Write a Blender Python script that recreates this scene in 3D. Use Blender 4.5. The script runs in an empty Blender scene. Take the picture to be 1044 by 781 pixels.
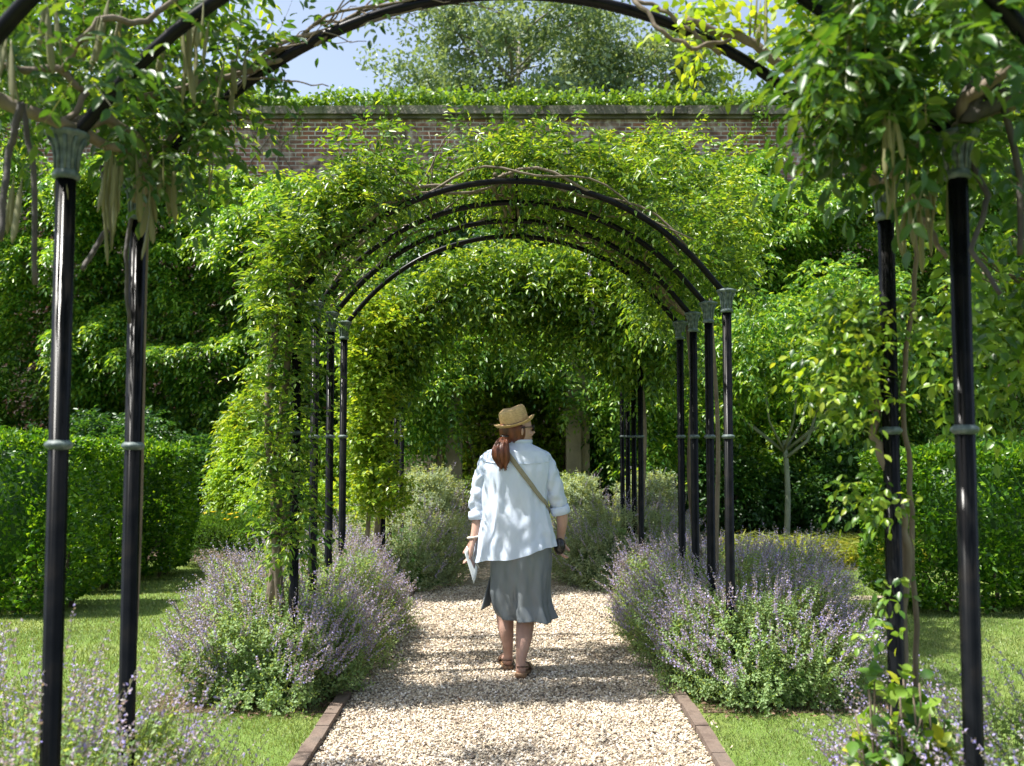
import bpy, math, random
import numpy as np
from mathutils import Vector, Matrix, noise as mnoise
rng = np.random.default_rng(7)
random.seed(7)
R = math.radians
scene = bpy.context.scene
COL = scene.collection
PI = math.pi

# ---------------------------------------------------------------- camera
F = 950.0; CX = 522.0; CY = 390.5; CAMZ = 1.5
PITCH = math.atan(54.5 / F)
def at(px, py, Y):
    """world point seen at pixel (px,py) of the photo, at distance Y ahead"""
    a = (px - CX) / F; b = (CY - py) / F
    dy = math.cos(PITCH) - b * math.sin(PITCH)
    dz = math.sin(PITCH) + b * math.cos(PITCH)
    s = Y / dy
    return np.array([a * s, Y, CAMZ + dz * s])
cd = bpy.data.cameras.new('camera'); cam = bpy.data.objects.new('camera', cd); COL.objects.link(cam)
cam.location = (0, 0, CAMZ); cam.rotation_euler = (R(90) + PITCH, 0, 0)
cd.sensor_width = 36; cd.lens = 36 * F / 1044; cd.clip_end = 600; cd.clip_start = 0.05
cd.dof.use_dof = True; cd.dof.focus_distance = 5.95; cd.dof.aperture_fstop = 3.2
scene.camera = cam

# ---------------------------------------------------------------- helpers
def tag(o, label=None, cat=None, group=None, kind=None):
    if label: o['label'] = label
    if cat: o['category'] = cat
    if group: o['group'] = group
    if kind: o['kind'] = kind
    return o
def thing(name, loc, label, cat, group=None):
    o = bpy.data.objects.new(name, None); COL.objects.link(o)
    o.location = loc; o.empty_display_size = .1
    return tag(o, label, cat, group)
def link(name, me, parent=None):
    o = bpy.data.objects.new(name, me); COL.objects.link(o)
    if parent is not None:
        o.parent = parent
        l = Vector((0, 0, 0)); p = parent
        while p is not None:
            l += p.location; p = p.parent
        o.location = -l        # meshes are written in world coordinates
    return o
class MB:
    """collects geometry; V world coordinates"""
    def __init__(s): s.V = []; s.F3 = []; s.F4 = []; s.M3 = []; s.M4 = []; s.n = 0
    def add(s, V, F3=None, F4=None, m=0):
        V = np.asarray(V, float).reshape(-1, 3)
        if F3 is not None and len(F3):
            F3 = np.asarray(F3, int) + s.n; s.F3.append(F3); s.M3.append(np.full(len(F3), m))
        if F4 is not None and len(F4):
            F4 = np.asarray(F4, int) + s.n; s.F4.append(F4); s.M4.append(np.full(len(F4), m))
        s.V.append(V); s.n += len(V); return s
    def box(s, c, d, m=0, rz=0, taper=1):
        c = np.array(c, float); x, y, z = [q / 2 for q in d]
        V = np.array([[-x,-y,-z],[x,-y,-z],[x,y,-z],[-x,y,-z],[-x*taper,-y*taper,z],[x*taper,-y*taper,z],[x*taper,y*taper,z],[-x*taper,y*taper,z]])
        if rz:
            cc, ss = math.cos(rz), math.sin(rz)
            V = np.stack([V[:,0]*cc - V[:,1]*ss, V[:,0]*ss + V[:,1]*cc, V[:,2]], 1)
        return s.add(V + c, F4=[[0,3,2,1],[4,5,6,7],[0,1,5,4],[1,2,6,5],[2,3,7,6],[3,0,4,7]], m=m)
    def tube(s, pts, rad, seg=8, m=0, cap=True, flat=None):
        P = np.array(pts, float); n = len(P)
        r = np.broadcast_to(np.array(rad, float), (n,)).copy()
        T = np.gradient(P, axis=0); T /= np.linalg.norm(T, axis=1)[:, None] + 1e-12
        ref = np.array([0, 0, 1.0]) if abs(T[0][2]) < .9 else np.array([1.0, 0, 0])
        a = np.cross(T[0], ref); a /= np.linalg.norm(a)
        V = []; th = np.linspace(0, 2*PI, seg, endpoint=False)
        for i in range(n):
            a = a - T[i] * np.dot(a, T[i]); a /= np.linalg.norm(a) + 1e-12
            b = np.cross(T[i], a)
            fl = 1 if flat is None else flat
            V.append(P[i] + r[i] * (np.cos(th)[:, None] * a + fl * np.sin(th)[:, None] * b))
        V = np.concatenate(V)
        F4 = []
        for i in range(n - 1):
            for j in range(seg):
                k = (j + 1) % seg
                F4.append([i*seg+j, i*seg+k, (i+1)*seg+k, (i+1)*seg+j])
        F3 = []
        if cap:
            V = np.concatenate([V, P[:1], P[-1:]]); c0 = n*seg; c1 = c0 + 1
            for j in range(seg):
                k = (j + 1) % seg
                F3 += [[c0, k, j], [c1, (n-1)*seg+j, (n-1)*seg+k]]
        return s.add(V, F3 or None, F4, m)
    def rings(s, rings, m=0, cap0=False, cap1=False, closed=True):
        n = len(rings); k = len(rings[0]); V = np.concatenate([np.asarray(r, float) for r in rings]); F4 = []; F3 = []
        for i in range(n - 1):
            for j in range(k if closed else k - 1):
                q = (j + 1) % k
                F4.append([i*k+j, i*k+q, (i+1)*k+q, (i+1)*k+j])
        if cap0:
            V = np.concatenate([V, V[:k].mean(0)[None]]); c = len(V) - 1
            F3 += [[c, (j+1) % k, j] for j in range(k)]
        if cap1:
            V = np.concatenate([V, V[(n-1)*k:n*k].mean(0)[None]]); c = len(V) - 1
            F3 += [[c, (n-1)*k+j, (n-1)*k+(j+1) % k] for j in range(k)]
        return s.add(V, F3 or None, F4, m)
    def lathe(s, c, prof, seg=20, m=0, sy=1):
        th = np.linspace(0, 2*PI, seg, endpoint=False)
        rr = [np.stack([c[0] + r*np.cos(th), c[1] + sy*r*np.sin(th), np.full(seg, c[2] + z)], 1) for r, z in prof]
        return s.rings(rr, m, True, True)
    def ball(s, c, rad, m=0, su=16, sv=10):
        rad = np.broadcast_to(np.array(rad, float), (3,)); rr = []
        for i in range(1, sv):
            ph = -PI/2 + PI*i/sv; th = np.linspace(0, 2*PI, su, endpoint=False)
            rr.append(np.stack([c[0]+rad[0]*math.cos(ph)*np.cos(th), c[1]+rad[1]*math.cos(ph)*np.sin(th), np.full(su, c[2]+rad[2]*math.sin(ph))], 1))
        return s.rings(rr, m, True, True)
    def mesh(s, name, mats, smooth=True):
        me = bpy.data.meshes.new(name)
        V = np.concatenate(s.V).astype(np.float32)
        f3 = np.concatenate(s.F3) if s.F3 else np.zeros((0, 3), int)
        f4 = np.concatenate(s.F4) if s.F4 else np.zeros((0, 4), int)
        mi = np.concatenate(s.M3 + s.M4) if (s.M3 or s.M4) else np.zeros(0, int)
        me.vertices.add(len(V)); me.vertices.foreach_set('co', V.ravel())
        loops = np.concatenate([f3.ravel(), f4.ravel()]).astype(np.int32)
        me.loops.add(len(loops)); me.loops.foreach_set('vertex_index', loops)
        st = np.concatenate([np.arange(len(f3))*3, len(f3)*3 + np.arange(len(f4))*4]).astype(np.int32)
        me.polygons.add(len(st)); me.polygons.foreach_set('loop_start', st)
        if not isinstance(mats, (list, tuple)): mats = [mats]
        for m in mats: me.materials.append(m)
        me.polygons.foreach_set('material_index', mi.astype(np.int32))
        me.polygons.foreach_set('use_smooth', np.full(len(st), bool(smooth)))
        me.update(calc_edges=True); me.validate(clean_customdata=False)
        return me
    def build(s, name, mats, parent=None, smooth=True):
        return link(name, s.mesh(name, mats, smooth), parent)

def build_each(mb, name, mat, parent):
    """every add() of the collector becomes a part of its own"""
    off = 0; f3 = list(mb.F3); f4 = list(mb.F4)
    for V in mb.V:
        n = len(V); q = MB(); a = [f-off for f in f3 if len(f) and f.min() >= off and f.max() < off+n]; b = [f-off for f in f4 if len(f) and f.min() >= off and f.max() < off+n]
        q.add(V, a[0] if a else None, b[0] if b else None); q.build(name, mat, parent); off += n
class SN:
    """cheap smooth noise from random sine waves, about -1..1"""
    def __init__(s, scale, n=14, seed=1):
        g = np.random.default_rng(seed); k = g.normal(size=(n, 3)); k /= np.linalg.norm(k, axis=1)[:, None]
        s.k = k * (2*PI/scale) * g.uniform(.6, 1.7, n)[:, None]; s.p = g.uniform(0, 2*PI, n); s.n = n
    def __call__(s, P):
        return np.sin(np.asarray(P) @ s.k.T + s.p).sum(1) / math.sqrt(s.n) * .8

def unit(v): return v / (np.linalg.norm(v, axis=-1, keepdims=True) + 1e-9)
def rdir(n): return unit(rng.normal(size=(n, 3)))
# leaf templates: (along, across, normal)
T_DIA = (np.array([[0,0,0],[.42,.5,.10],[1,0,-.12],[.42,-.5,.10]]), [[0,2,1],[0,3,2]], None)
T_FLAT = (np.array([[0,.5,0],[1,.3,0],[1,-.3,0],[0,-.5,0]]), [[0,1,2],[0,2,3]], None)
T_LEAF = (np.array([[0,0,0],[.2,.36,.05],[.5,.5,.07],[.8,.3,.0],[1,0,-.14],[.8,-.3,.0],[.5,-.5,.07],[.2,-.36,.05],[.35,0,-.01],[.7,0,-.05]]),
          [[0,8,1],[0,7,8],[9,4,3],[9,5,4]], [[1,8,9,2],[8,7,6,9]][:0])
T_LEAF = (T_LEAF[0], [[0,8,1],[0,7,8],[9,4,3],[9,5,4],[1,8,2],[8,9,2],[9,3,2],[7,6,8],[8,6,9],[9,6,5]], None)
T_LANCE = (np.array([[0,0,0],[.3,.5,.05],[.65,.4,.0],[1,0,-.15],[.65,-.4,.0],[.3,-.5,.05]]), [[0,5,1],[1,5,4],[1,4,2],[2,4,3]], None)
def leaves(mb, P, A, N, L, W, tpl=T_DIA, m=0):
    """one leaf per row: base P, axis A, normal N"""
    n = len(P)
    if n == 0: return
    A = unit(A); B = unit(np.cross(N, A)); N = np.cross(A, B)
    L = np.broadcast_to(L, (n,)); W = np.broadcast_to(W, (n,))
    T, F, _ = tpl
    V = (P[:, None] + A[:, None]*(T[None, :, 0:1]*L[:, None, None]) + B[:, None]*(T[None, :, 1:2]*W[:, None, None])
         + N[:, None]*(T[None, :, 2:3]*L[:, None, None]))
    k = len(T); Fa = (np.array(F)[None] + (np.arange(n)*k)[:, None, None]).reshape(-1, 3)
    mb.add(V.reshape(-1, 3), F3=Fa, m=m)
def sprigs(mb, P, D, length, pairs=4, leaf=.05, width=.42, tpl=T_DIA, m=0, droop=.5, rachis=None):
    """pinnate leaves: paired leaflets along a drooping midrib"""
    n = len(P); D = unit(D); length = np.broadcast_to(length, (n,))
    side = unit(np.cross(D, np.array([0, 0, 1.0]) + rng.normal(size=(n, 3))*.25)); up = np.cross(side, D)
    for i in range(pairs + 1):
        t = (i + .6) / (pairs + .6)
        q = P + D*(t*length)[:, None] + np.array([0, 0, -1.0])*(droop*length*t*t)[:, None]
        d = unit(D + np.array([0, 0, -2*droop*t]))
        if i == pairs:
            leaves(mb, q, d, up + rng.normal(size=(n, 3))*.3, leaf*rng.uniform(.8, 1.2, n), leaf*width, tpl, m)
        else:
            for sg in (-1, 1):
                a = unit(side*sg + d*.55 + rng.normal(size=(n, 3))*.18 + np.array([0, 0, -.25]))
                s = rng.uniform(.75, 1.2, n)
                leaves(mb, q, a, up + rng.normal(size=(n, 3))*.35, leaf*s, leaf*width*s, tpl, m)
    if rachis is not None:
        leaves(mb, P, D + np.array([0, 0, -droop*.5]), up, length*.95, .003, T_FLAT, rachis)
def clumps(mb, C, rad, per, leaf, length, pairs=4, tpl=T_DIA, droop=.5, up=.2, out=None, width=.42, m=0, rachis=None):
    C = np.asarray(C, float); n = len(C); rad = np.broadcast_to(rad, (n,))
    idx = np.repeat(np.arange(n), per); d = rdir(len(idx)); d[:, 2] += up; d = unit(d)
    P = C[idx] + d*(rad[idx]*rng.uniform(.15, 1, len(idx))**.6)[:, None]
    D = d + rng.normal(size=d.shape)*.45
    if out is not None: D = D + np.asarray(out)
    sprigs(mb, P, D, length*rng.uniform(.6, 1.25, len(idx)), pairs, leaf, width, tpl, m, droop, rachis)

# ---------------------------------------------------------------- materials
def newmat(name):
    m = bpy.data.materials.new(name); m.use_nodes = True; nt = m.node_tree; nt.nodes.clear()
    out = nt.nodes.new('ShaderNodeOutputMaterial'); return m, nt, out
def N(nt, t, **kw):
    n = nt.nodes.new(t)
    for k, v in kw.items():
        if k in n.inputs: n.inputs[k].default_value = v
        else: setattr(n, k, v)
    return n
def ramp(nt, stops):
    r = nt.nodes.new('ShaderNodeValToRGB'); e = r.color_ramp.elements
    while len(e) > 1: e.remove(e[-1])
    e[0].position = stops[0][0]; e[0].color = (*stops[0][1], 1)
    for p, c in stops[1:]:
        q = e.new(p); q.color = (*c, 1)
    return r
def leafmat(name, cols, trans=.38, rough=.36, tcol=1.6, spec=.5):
    """cols: list of leaf colours, one picked per leaf"""
    m, nt, out = newmat(name); L = nt.links
    g = N(nt, 'ShaderNodeNewGeometry')
    st = [(i/(max(1, len(cols)-1)), c) for i, c in enumerate(cols)]
    r = ramp(nt, st); L.new(g.outputs['Random Per Island'], r.inputs[0])
    nz = N(nt, 'ShaderNodeTexNoise'); nz.inputs['Scale'].default_value = 1.3; tc = N(nt, 'ShaderNodeTexCoord'); L.new(tc.outputs['Object'], nz.inputs['Vector'])
    mr = N(nt, 'ShaderNodeMapRange'); mr.inputs['To Min'].default_value = .7; mr.inputs['To Max'].default_value = 1.3
    L.new(nz.outputs['Fac'], mr.inputs['Value'])
    mx = N(nt, 'ShaderNodeVectorMath', operation='SCALE'); L.new(r.outputs[0], mx.inputs[0]); L.new(mr.outputs[0], mx.inputs['Scale'])
    p = N(nt, 'ShaderNodeBsdfPrincipled'); p.inputs['Roughness'].default_value = rough; p.inputs['Specular IOR Level'].default_value = spec
    L.new(mx.outputs[0], p.inputs['Base Color'])
    t = N(nt, 'ShaderNodeBsdfTranslucent')
    tv = N(nt, 'ShaderNodeVectorMath', operation='MULTIPLY'); tv.inputs[1].default_value = (tcol*1.4, tcol*1.15, tcol*.4); L.new(mx.outputs[0], tv.inputs[0]); L.new(tv.outputs[0], t.inputs['Color'])
    ms = N(nt, 'ShaderNodeMixShader'); ms.inputs[0].default_value = trans
    L.new(p.outputs[0], ms.inputs[1]); L.new(t.outputs[0], ms.inputs[2]); L.new(ms.outputs[0], out.inputs[0])
    return m
def solid(name, cols, rough=.6, scale=8, bump=.2, bscale=None, metal=0, spec=.5, detail=6, dist=.01, trans=0, coat=0, stretch=(1, 1, 1)):
    m, nt, out = newmat(name); L = nt.links
    tc = N(nt, 'ShaderNodeTexCoord'); mp = N(nt, 'ShaderNodeMapping'); mp.inputs['Scale'].default_value = stretch; L.new(tc.outputs['Object'], mp.inputs[0])
    nz = N(nt, 'ShaderNodeTexNoise'); nz.inputs['Scale'].default_value = scale; nz.inputs['Detail'].default_value = detail; L.new(mp.outputs[0], nz.inputs['Vector'])
    st = [(.3 + .4*i/(max(1, len(cols)-1)), c) for i, c in enumerate(cols)]
    r = ramp(nt, st); L.new(nz.outputs['Fac'], r.inputs[0])
    p = N(nt, 'ShaderNodeBsdfPrincipled'); p.inputs['Roughness'].default_value = rough; p.inputs['Metallic'].default_value = metal
    p.inputs['Specular IOR Level'].default_value = spec; p.inputs['Coat Weight'].default_value = coat
    L.new(r.outputs[0], p.inputs['Base Color'])
    if bump:
        nb = N(nt, 'ShaderNodeTexNoise'); nb.inputs['Scale'].default_value = bscale or scale*4; nb.inputs['Detail'].default_value = 5; L.new(mp.outputs[0], nb.inputs['Vector'])
        b = N(nt, 'ShaderNodeBump'); b.inputs['Strength'].default_value = bump; b.inputs['Distance'].default_value = dist
        L.new(nb.outputs['Fac'], b.inputs['Height']); L.new(b.outputs[0], p.inputs['Normal'])
    if trans:
        t = N(nt, 'ShaderNodeBsdfTranslucent'); L.new(r.outputs[0], t.inputs['Color'])
        ms = N(nt, 'ShaderNodeMixShader'); ms.inputs[0].default_value = trans
        L.new(p.outputs[0], ms.inputs[1]); L.new(t.outputs[0], ms.inputs[2]); L.new(ms.outputs[0], out.inputs[0])
    else: L.new(p.outputs[0], out.inputs[0])
    return m
M = {}
M['wist'] = leafmat('wisteria_leaf', [(.025,.075,.012),(.05,.13,.017),(.09,.19,.02),(.15,.26,.03),(.22,.32,.045)], .40)  # dark and bright ends stand in for shaded and sunlit leaves
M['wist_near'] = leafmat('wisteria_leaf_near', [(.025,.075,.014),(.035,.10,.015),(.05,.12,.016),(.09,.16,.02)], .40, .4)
M['young'] = leafmat('young_leaf', [(.10,.20,.018),(.15,.27,.022),(.22,.33,.03),(.30,.36,.05)], .42)
M['wall_leaf'] = leafmat('wall_climber_leaf', [(.03,.105,.022),(.06,.17,.024),(.11,.25,.03),(.20,.35,.04),(.28,.40,.06)], .42, .36)  # wide colour spread imitates highlights and dark gaps in the foliage
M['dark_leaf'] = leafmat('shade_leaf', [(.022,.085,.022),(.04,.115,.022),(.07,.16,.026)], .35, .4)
M['ivy'] = leafmat('ivy_leaf', [(.08,.18,.018),(.12,.23,.022),(.17,.28,.035)], .42)
M['box'] = leafmat('boxwood_leaf', [(.02,.08,.006),(.05,.15,.010),(.11,.24,.016),(.20,.35,.03)], .4, .32)
M['tree'] = leafmat('tree_leaf', [(.11,.18,.11),(.15,.235,.14),(.21,.30,.19)], .35, .5, 1.2)  # lightened, so distance haze is part of the leaf colour
M['conifer'] = leafmat('grey_tree_leaf', [(.05,.075,.04),(.07,.09,.05)], .3, .6)
M['cat'] = leafmat('catmint_leaf', [(.14,.24,.08),(.19,.31,.11),(.25,.37,.15),(.31,.41,.19)], .42, .55, 1.5)
M['silver'] = leafmat('silver_leaf', [(.22,.30,.16),(.28,.36,.20),(.34,.42,.26)], .4, .6, 1.3)
M['flower'] = leafmat('catmint_flower', [(.27,.24,.62),(.38,.34,.72),(.48,.43,.74),(.28,.24,.50)], .37, .6, 1.0)
M['calyx'] = leafmat('catmint_calyx', [(.40,.33,.42),(.46,.39,.45),(.36,.38,.31)], .32, .6, .9)
M['catstem'] = leafmat('catmint_stem', [(.13,.16,.08),(.17,.17,.10)], .2, .6, 1.2)
M['lime'] = leafmat('lime_leaf', [(.14,.28,.025),(.20,.35,.03),(.28,.42,.04)], .42)
M['yellow'] = leafmat('yellow_leaf', [(.28,.34,.02),(.38,.40,.03),(.20,.30,.03)], .45, .45, 1.4)
M['strap'] = leafmat('strap_leaf', [(.13,.20,.03),(.20,.27,.04),(.32,.33,.08),(.10,.17,.03)], .4, .45, 1.5)
M['fern'] = leafmat('feathery_leaf', [(.05,.14,.02),(.08,.19,.03),(.11,.23,.035)], .35, .5)
M['yflower'] = leafmat('yellow_flower', [(.7,.5,.02),(.8,.62,.04)], .3, .5, 1.1)
M['bflower'] = leafmat('blue_flower', [(.15,.2,.55),(.25,.28,.6)], .3, .5, 1.1)
M['wflower'] = leafmat('violet_flower', [(.42,.36,.65),(.5,.45,.7)], .3, .5, 1.1)
M['grass'] = leafmat('grass_blade', [(.11,.18,.045),(.155,.235,.06),(.21,.28,.08),(.29,.32,.13)], .28, .5, 1.1)
M['dead'] = leafmat('dead_leaf', [(.07,.04,.022),(.13,.075,.045),(.22,.15,.09)], .15, .7, 1)
M['bark'] = solid('vine_bark', [(.10,.075,.05),(.20,.16,.115)], .85, 18, .6, 40, stretch=(1, 1, .35))
M['darkbark'] = solid('dark_vine_bark', [(.03,.026,.024),(.07,.06,.05)], .8, 18, .5, 50)
M['treebark'] = solid('tree_bark', [(.15,.135,.11),(.24,.22,.18)], .85, 6, .6, 22, stretch=(1, 1, .3))
M['palebark'] = solid('pale_bark', [(.17,.20,.14),(.28,.30,.22)], .8, 10, .3, 30)
M['iron'] = solid('black_painted_iron', [(.0025,.003,.0035),(.005,.0055,.006),(.010,.009,.008)], .26, 14, .08, 30, spec=.11, dist=.001)
M['patina'] = solid('weathered_green_bronze', [(.035,.055,.055),(.075,.105,.10),(.16,.20,.19)], .55, 45, .5, 120, dist=.003)
M['pod'] = leafmat('seed_pod', [(.10,.11,.04),(.16,.16,.06),(.22,.20,.09)], .18, .6, 1.2)
M['soil'] = solid('bed_soil', [(.05,.032,.02),(.10,.065,.04)], .95, 20, .8, 60)
M['stone'] = solid('pale_stone', [(.20,.17,.12),(.30,.26,.19)], .85, 5, .5, 40)  # darkened, so the shade on the gateway sits in the stone colour
M['coping'] = solid('coping_stone', [(.06,.055,.045),(.12,.105,.09),(.20,.18,.15),(.10,.11,.06)], .9, 2.2, .8, 18, dist=.03)
M['wood'] = solid('box_wood', [(.07,.055,.04),(.13,.10,.075)], .85, 20, .4)

# brick wall
def brickmat():
    m, nt, out = newmat('old_brick'); L = nt.links
    tc = N(nt, 'ShaderNodeTexCoord'); sp = N(nt, 'ShaderNodeSeparateXYZ'); cb = N(nt, 'ShaderNodeCombineXYZ')
    L.new(tc.outputs['Object'], sp.inputs[0]); L.new(sp.outputs['X'], cb.inputs['X']); L.new(sp.outputs['Z'], cb.inputs['Y'])
    wn = N(nt, 'ShaderNodeTexNoise'); wn.inputs['Scale'].default_value = 6; L.new(tc.outputs['Object'], wn.inputs['Vector'])
    wa = N(nt, 'ShaderNodeVectorMath', operation='MULTIPLY_ADD'); wa.inputs[1].default_value = (.012, .012, 0)
    L.new(wn.outputs['Color'], wa.inputs[0]); L.new(cb.outputs[0], wa.inputs[2])
    b = N(nt, 'ShaderNodeTexBrick'); L.new(wa.outputs[0], b.inputs['Vector'])
    b.inputs['Scale'].default_value = 1; b.inputs['Brick Width'].default_value = .23; b.inputs['Row Height'].default_value = .079
    b.inputs['Mortar Size'].default_value = .011; b.inputs['Mortar Smooth'].default_value = .3; b.inputs['Bias'].default_value = -.1
    b.inputs['Color1'].default_value = (.30,.11,.07,1); b.inputs['Color2'].default_value = (.16,.08,.06,1); b.inputs['Mortar'].default_value = (.58,.55,.50,1)
    n1 = N(nt, 'ShaderNodeTexNoise'); n1.inputs['Scale'].default_value = 1.4; n1.inputs['Detail'].default_value = 8; L.new(tc.outputs['Object'], n1.inputs['Vector'])
    r1 = ramp(nt, [(.36, (0, 0, 0)), (.62, (1, 1, 1))]); L.new(n1.outputs['Fac'], r1.inputs[0])
    mx = N(nt, 'ShaderNodeMix', data_type='RGBA'); L.new(r1.outputs[0], mx.inputs[0]); L.new(b.outputs['Color'], mx.inputs[6])
    n2 = N(nt, 'ShaderNodeTexNoise'); n2.inputs['Scale'].default_value = 7; n2.inputs['Detail'].default_value = 12; L.new(tc.outputs['Object'], n2.inputs['Vector'])
    r2 = ramp(nt, [(.36, (.06,.05,.045)), (.47, (.20,.13,.105)), (.55, (.34,.25,.21)), (.66, (.55,.51,.47))]); L.new(n2.outputs['Fac'], r2.inputs[0])
    L.new(r2.outputs[0], mx.inputs[7])
    ml = N(nt, 'ShaderNodeMath', operation='MULTIPLY'); L.new(r1.outputs[0], ml.inputs[0]); ml.inputs[1].default_value = .85; L.new(ml.outputs[0], mx.inputs[0])
    p = N(nt, 'ShaderNodeBsdfPrincipled'); p.inputs['Roughness'].default_value = .9; L.new(mx.outputs[2], p.inputs['Base Color'])
    bu = N(nt, 'ShaderNodeBump'); bu.inputs['Strength'].default_value = .7; bu.inputs['Distance'].default_value = .02; bu.invert = True
    L.new(b.outputs['Fac'], bu.inputs['Height']); L.new(bu.outputs[0], p.inputs['Normal']); L.new(p.outputs[0], out.inputs[0])
    return m
M['brick'] = brickmat()
def gravelmat():
    m, nt, out = newmat('gravel_bed'); L = nt.links
    tc = N(nt, 'ShaderNodeTexCoord')
    v = N(nt, 'ShaderNodeTexVoronoi'); v.inputs['Scale'].default_value = 62; L.new(tc.outputs['Object'], v.inputs['Vector'])
    ve = N(nt, 'ShaderNodeTexVoronoi'); ve.feature = 'DISTANCE_TO_EDGE'; ve.inputs['Scale'].default_value = 62; L.new(tc.outputs['Object'], ve.inputs['Vector'])
    sx = N(nt, 'ShaderNodeSeparateXYZ'); L.new(v.outputs['Color'], sx.inputs[0])
    r = ramp(nt, [(0, (.10,.085,.07)), (.2, (.26,.20,.14)), (.5, (.36,.28,.20)), (.8, (.44,.37,.29)), (1, (.56,.52,.46))]); L.new(sx.outputs[0], r.inputs[0])
    p = N(nt, 'ShaderNodeBsdfPrincipled'); p.inputs['Roughness'].default_value = .8; L.new(r.outputs[0], p.inputs['Base Color'])
    b = N(nt, 'ShaderNodeBump'); b.inputs['Strength'].default_value = .9; b.inputs['Distance'].default_value = .012
    L.new(ve.outputs['Distance'], b.inputs['Height']); L.new(b.outputs[0], p.inputs['Normal']); L.new(p.outputs[0], out.inputs[0])
    return m
M['gravel'] = gravelmat()
def stonesmat():
    m, nt, out = newmat('gravel_stone'); L = nt.links
    g = N(nt, 'ShaderNodeNewGeometry')
    r = ramp(nt, [(0, (.06,.055,.05)), (.14, (.18,.14,.11)), (.32, (.33,.265,.185)), (.6, (.43,.36,.265)), (.85, (.50,.445,.36)), (1, (.66,.62,.57))]); L.new(g.outputs['Random Per Island'], r.inputs[0])
    tc = N(nt, 'ShaderNodeTexCoord'); nz = N(nt, 'ShaderNodeTexNoise'); nz.inputs['Scale'].default_value = 2.2; nz.inputs['Detail'].default_value = 6; L.new(tc.outputs['Object'], nz.inputs['Vector'])
    r2 = ramp(nt, [(.35, (1.05,1.03,.99)), (.6, (1.42,1.42,1.42))]); L.new(nz.outputs['Fac'], r2.inputs[0])
    mm = N(nt, 'ShaderNodeVectorMath', operation='MULTIPLY'); L.new(r.outputs[0], mm.inputs[0]); L.new(r2.outputs[0], mm.inputs[1])
    p = N(nt, 'ShaderNodeBsdfPrincipled'); p.inputs['Roughness'].default_value = .7; L.new(mm.outputs[0], p.inputs['Base Color']); L.new(p.outputs[0], out.inputs[0])
    return m
M['stones'] = stonesmat()
def lawnmat():
    m, nt, out = newmat('lawn_turf'); L = nt.links
    tc = N(nt, 'ShaderNodeTexCoord')
    n1 = N(nt, 'ShaderNodeTexNoise'); n1.inputs['Scale'].default_value = 1.1; n1.inputs['Detail'].default_value = 9; L.new(tc.outputs['Object'], n1.inputs['Vector'])
    r = ramp(nt, [(.3, (.10,.165,.035)), (.5, (.14,.22,.045)), (.68, (.20,.25,.07))]); L.new(n1.outputs['Fac'], r.inputs[0])
    n2 = N(nt, 'ShaderNodeTexNoise'); n2.inputs['Scale'].default_value = 90; n2.inputs['Detail'].default_value = 4; L.new(tc.outputs['Object'], n2.inputs['Vector'])
    mx = N(nt, 'ShaderNodeMix', data_type='RGBA', blend_type='MULTIPLY'); mx.inputs[0].default_value = .6
    r2 = ramp(nt, [(.3, (.5,.5,.45)), (.7, (1.25,1.2,1.1))]); L.new(n2.outputs['Fac'], r2.inputs[0]); L.new(r.outputs[0], mx.inputs[6]); L.new(r2.outputs[0], mx.inputs[7])
    p = N(nt, 'ShaderNodeBsdfPrincipled'); p.inputs['Roughness'].default_value = .85; p.inputs['Specular IOR Level'].default_value = .2; L.new(mx.outputs[2], p.inputs['Base Color'])
    b = N(nt, 'ShaderNodeBump'); b.inputs['Strength'].default_value = .8; b.inputs['Distance'].default_value = .02
    L.new(n2.outputs['Fac'], b.inputs['Height']); L.new(b.outputs[0], p.inputs['Normal']); L.new(p.outputs[0], out.inputs[0])
    return m
M['lawn'] = lawnmat()

# ---------------------------------------------------------------- light and sky
SUN_EL = R(62); SUN_AZ = R(-100)      # azimuth measured from +Y towards +X: the sun stands to the left
w = bpy.data.worlds.new('World'); scene.world = w; w.use_nodes = True
nt = w.node_tree; bg = nt.nodes['Background']; sky = nt.nodes.new('ShaderNodeTexSky'); sky.sky_type = 'NISHITA'; sky.sun_disc = False
sky.sun_elevation = SUN_EL; sky.sun_rotation = SUN_AZ; sky.air_density = 1.0; sky.dust_density = 2.0; sky.ozone_density = 2.5
hs = nt.nodes.new('ShaderNodeHueSaturation'); hs.inputs['Saturation'].default_value = .72; hs.inputs['Value'].default_value = 1.15; nt.links.new(sky.outputs[0], hs.inputs['Color']); nt.links.new(hs.outputs[0], bg.inputs[0]); bg.inputs[1].default_value = .10
sd = bpy.data.lights.new('sun', 'SUN'); sd.energy = 5.0; sd.angle = R(.53); sd.color = (1, .96, .89)
so = bpy.data.objects.new('sun', sd); COL.objects.link(so)
S = Vector((math.sin(SUN_AZ)*math.cos(SUN_EL), math.cos(SUN_AZ)*math.cos(SUN_EL), math.sin(SUN_EL)))
so.rotation_euler = S.to_track_quat('Z', 'Y').to_euler()
scene.view_settings.view_transform = 'Standard'; scene.view_settings.look = 'None'
scene.view_settings.exposure = 1.2; scene.view_settings.gamma = 1
scene.render.engine = 'CYCLES'; c = scene.cycles
c.max_bounces = 7; c.diffuse_bounces = 4; c.glossy_bounces = 2; c.transmission_bounces = 4; c.transparent_max_bounces = 4
c.use_denoising = True; c.denoiser = 'OPENIMAGEDENOISE'; c.caustics_reflective = False; c.caustics_refractive = False
c.sample_clamp_indirect = 6; c.pixel_filter_type = 'BLACKMAN_HARRIS'

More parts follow.
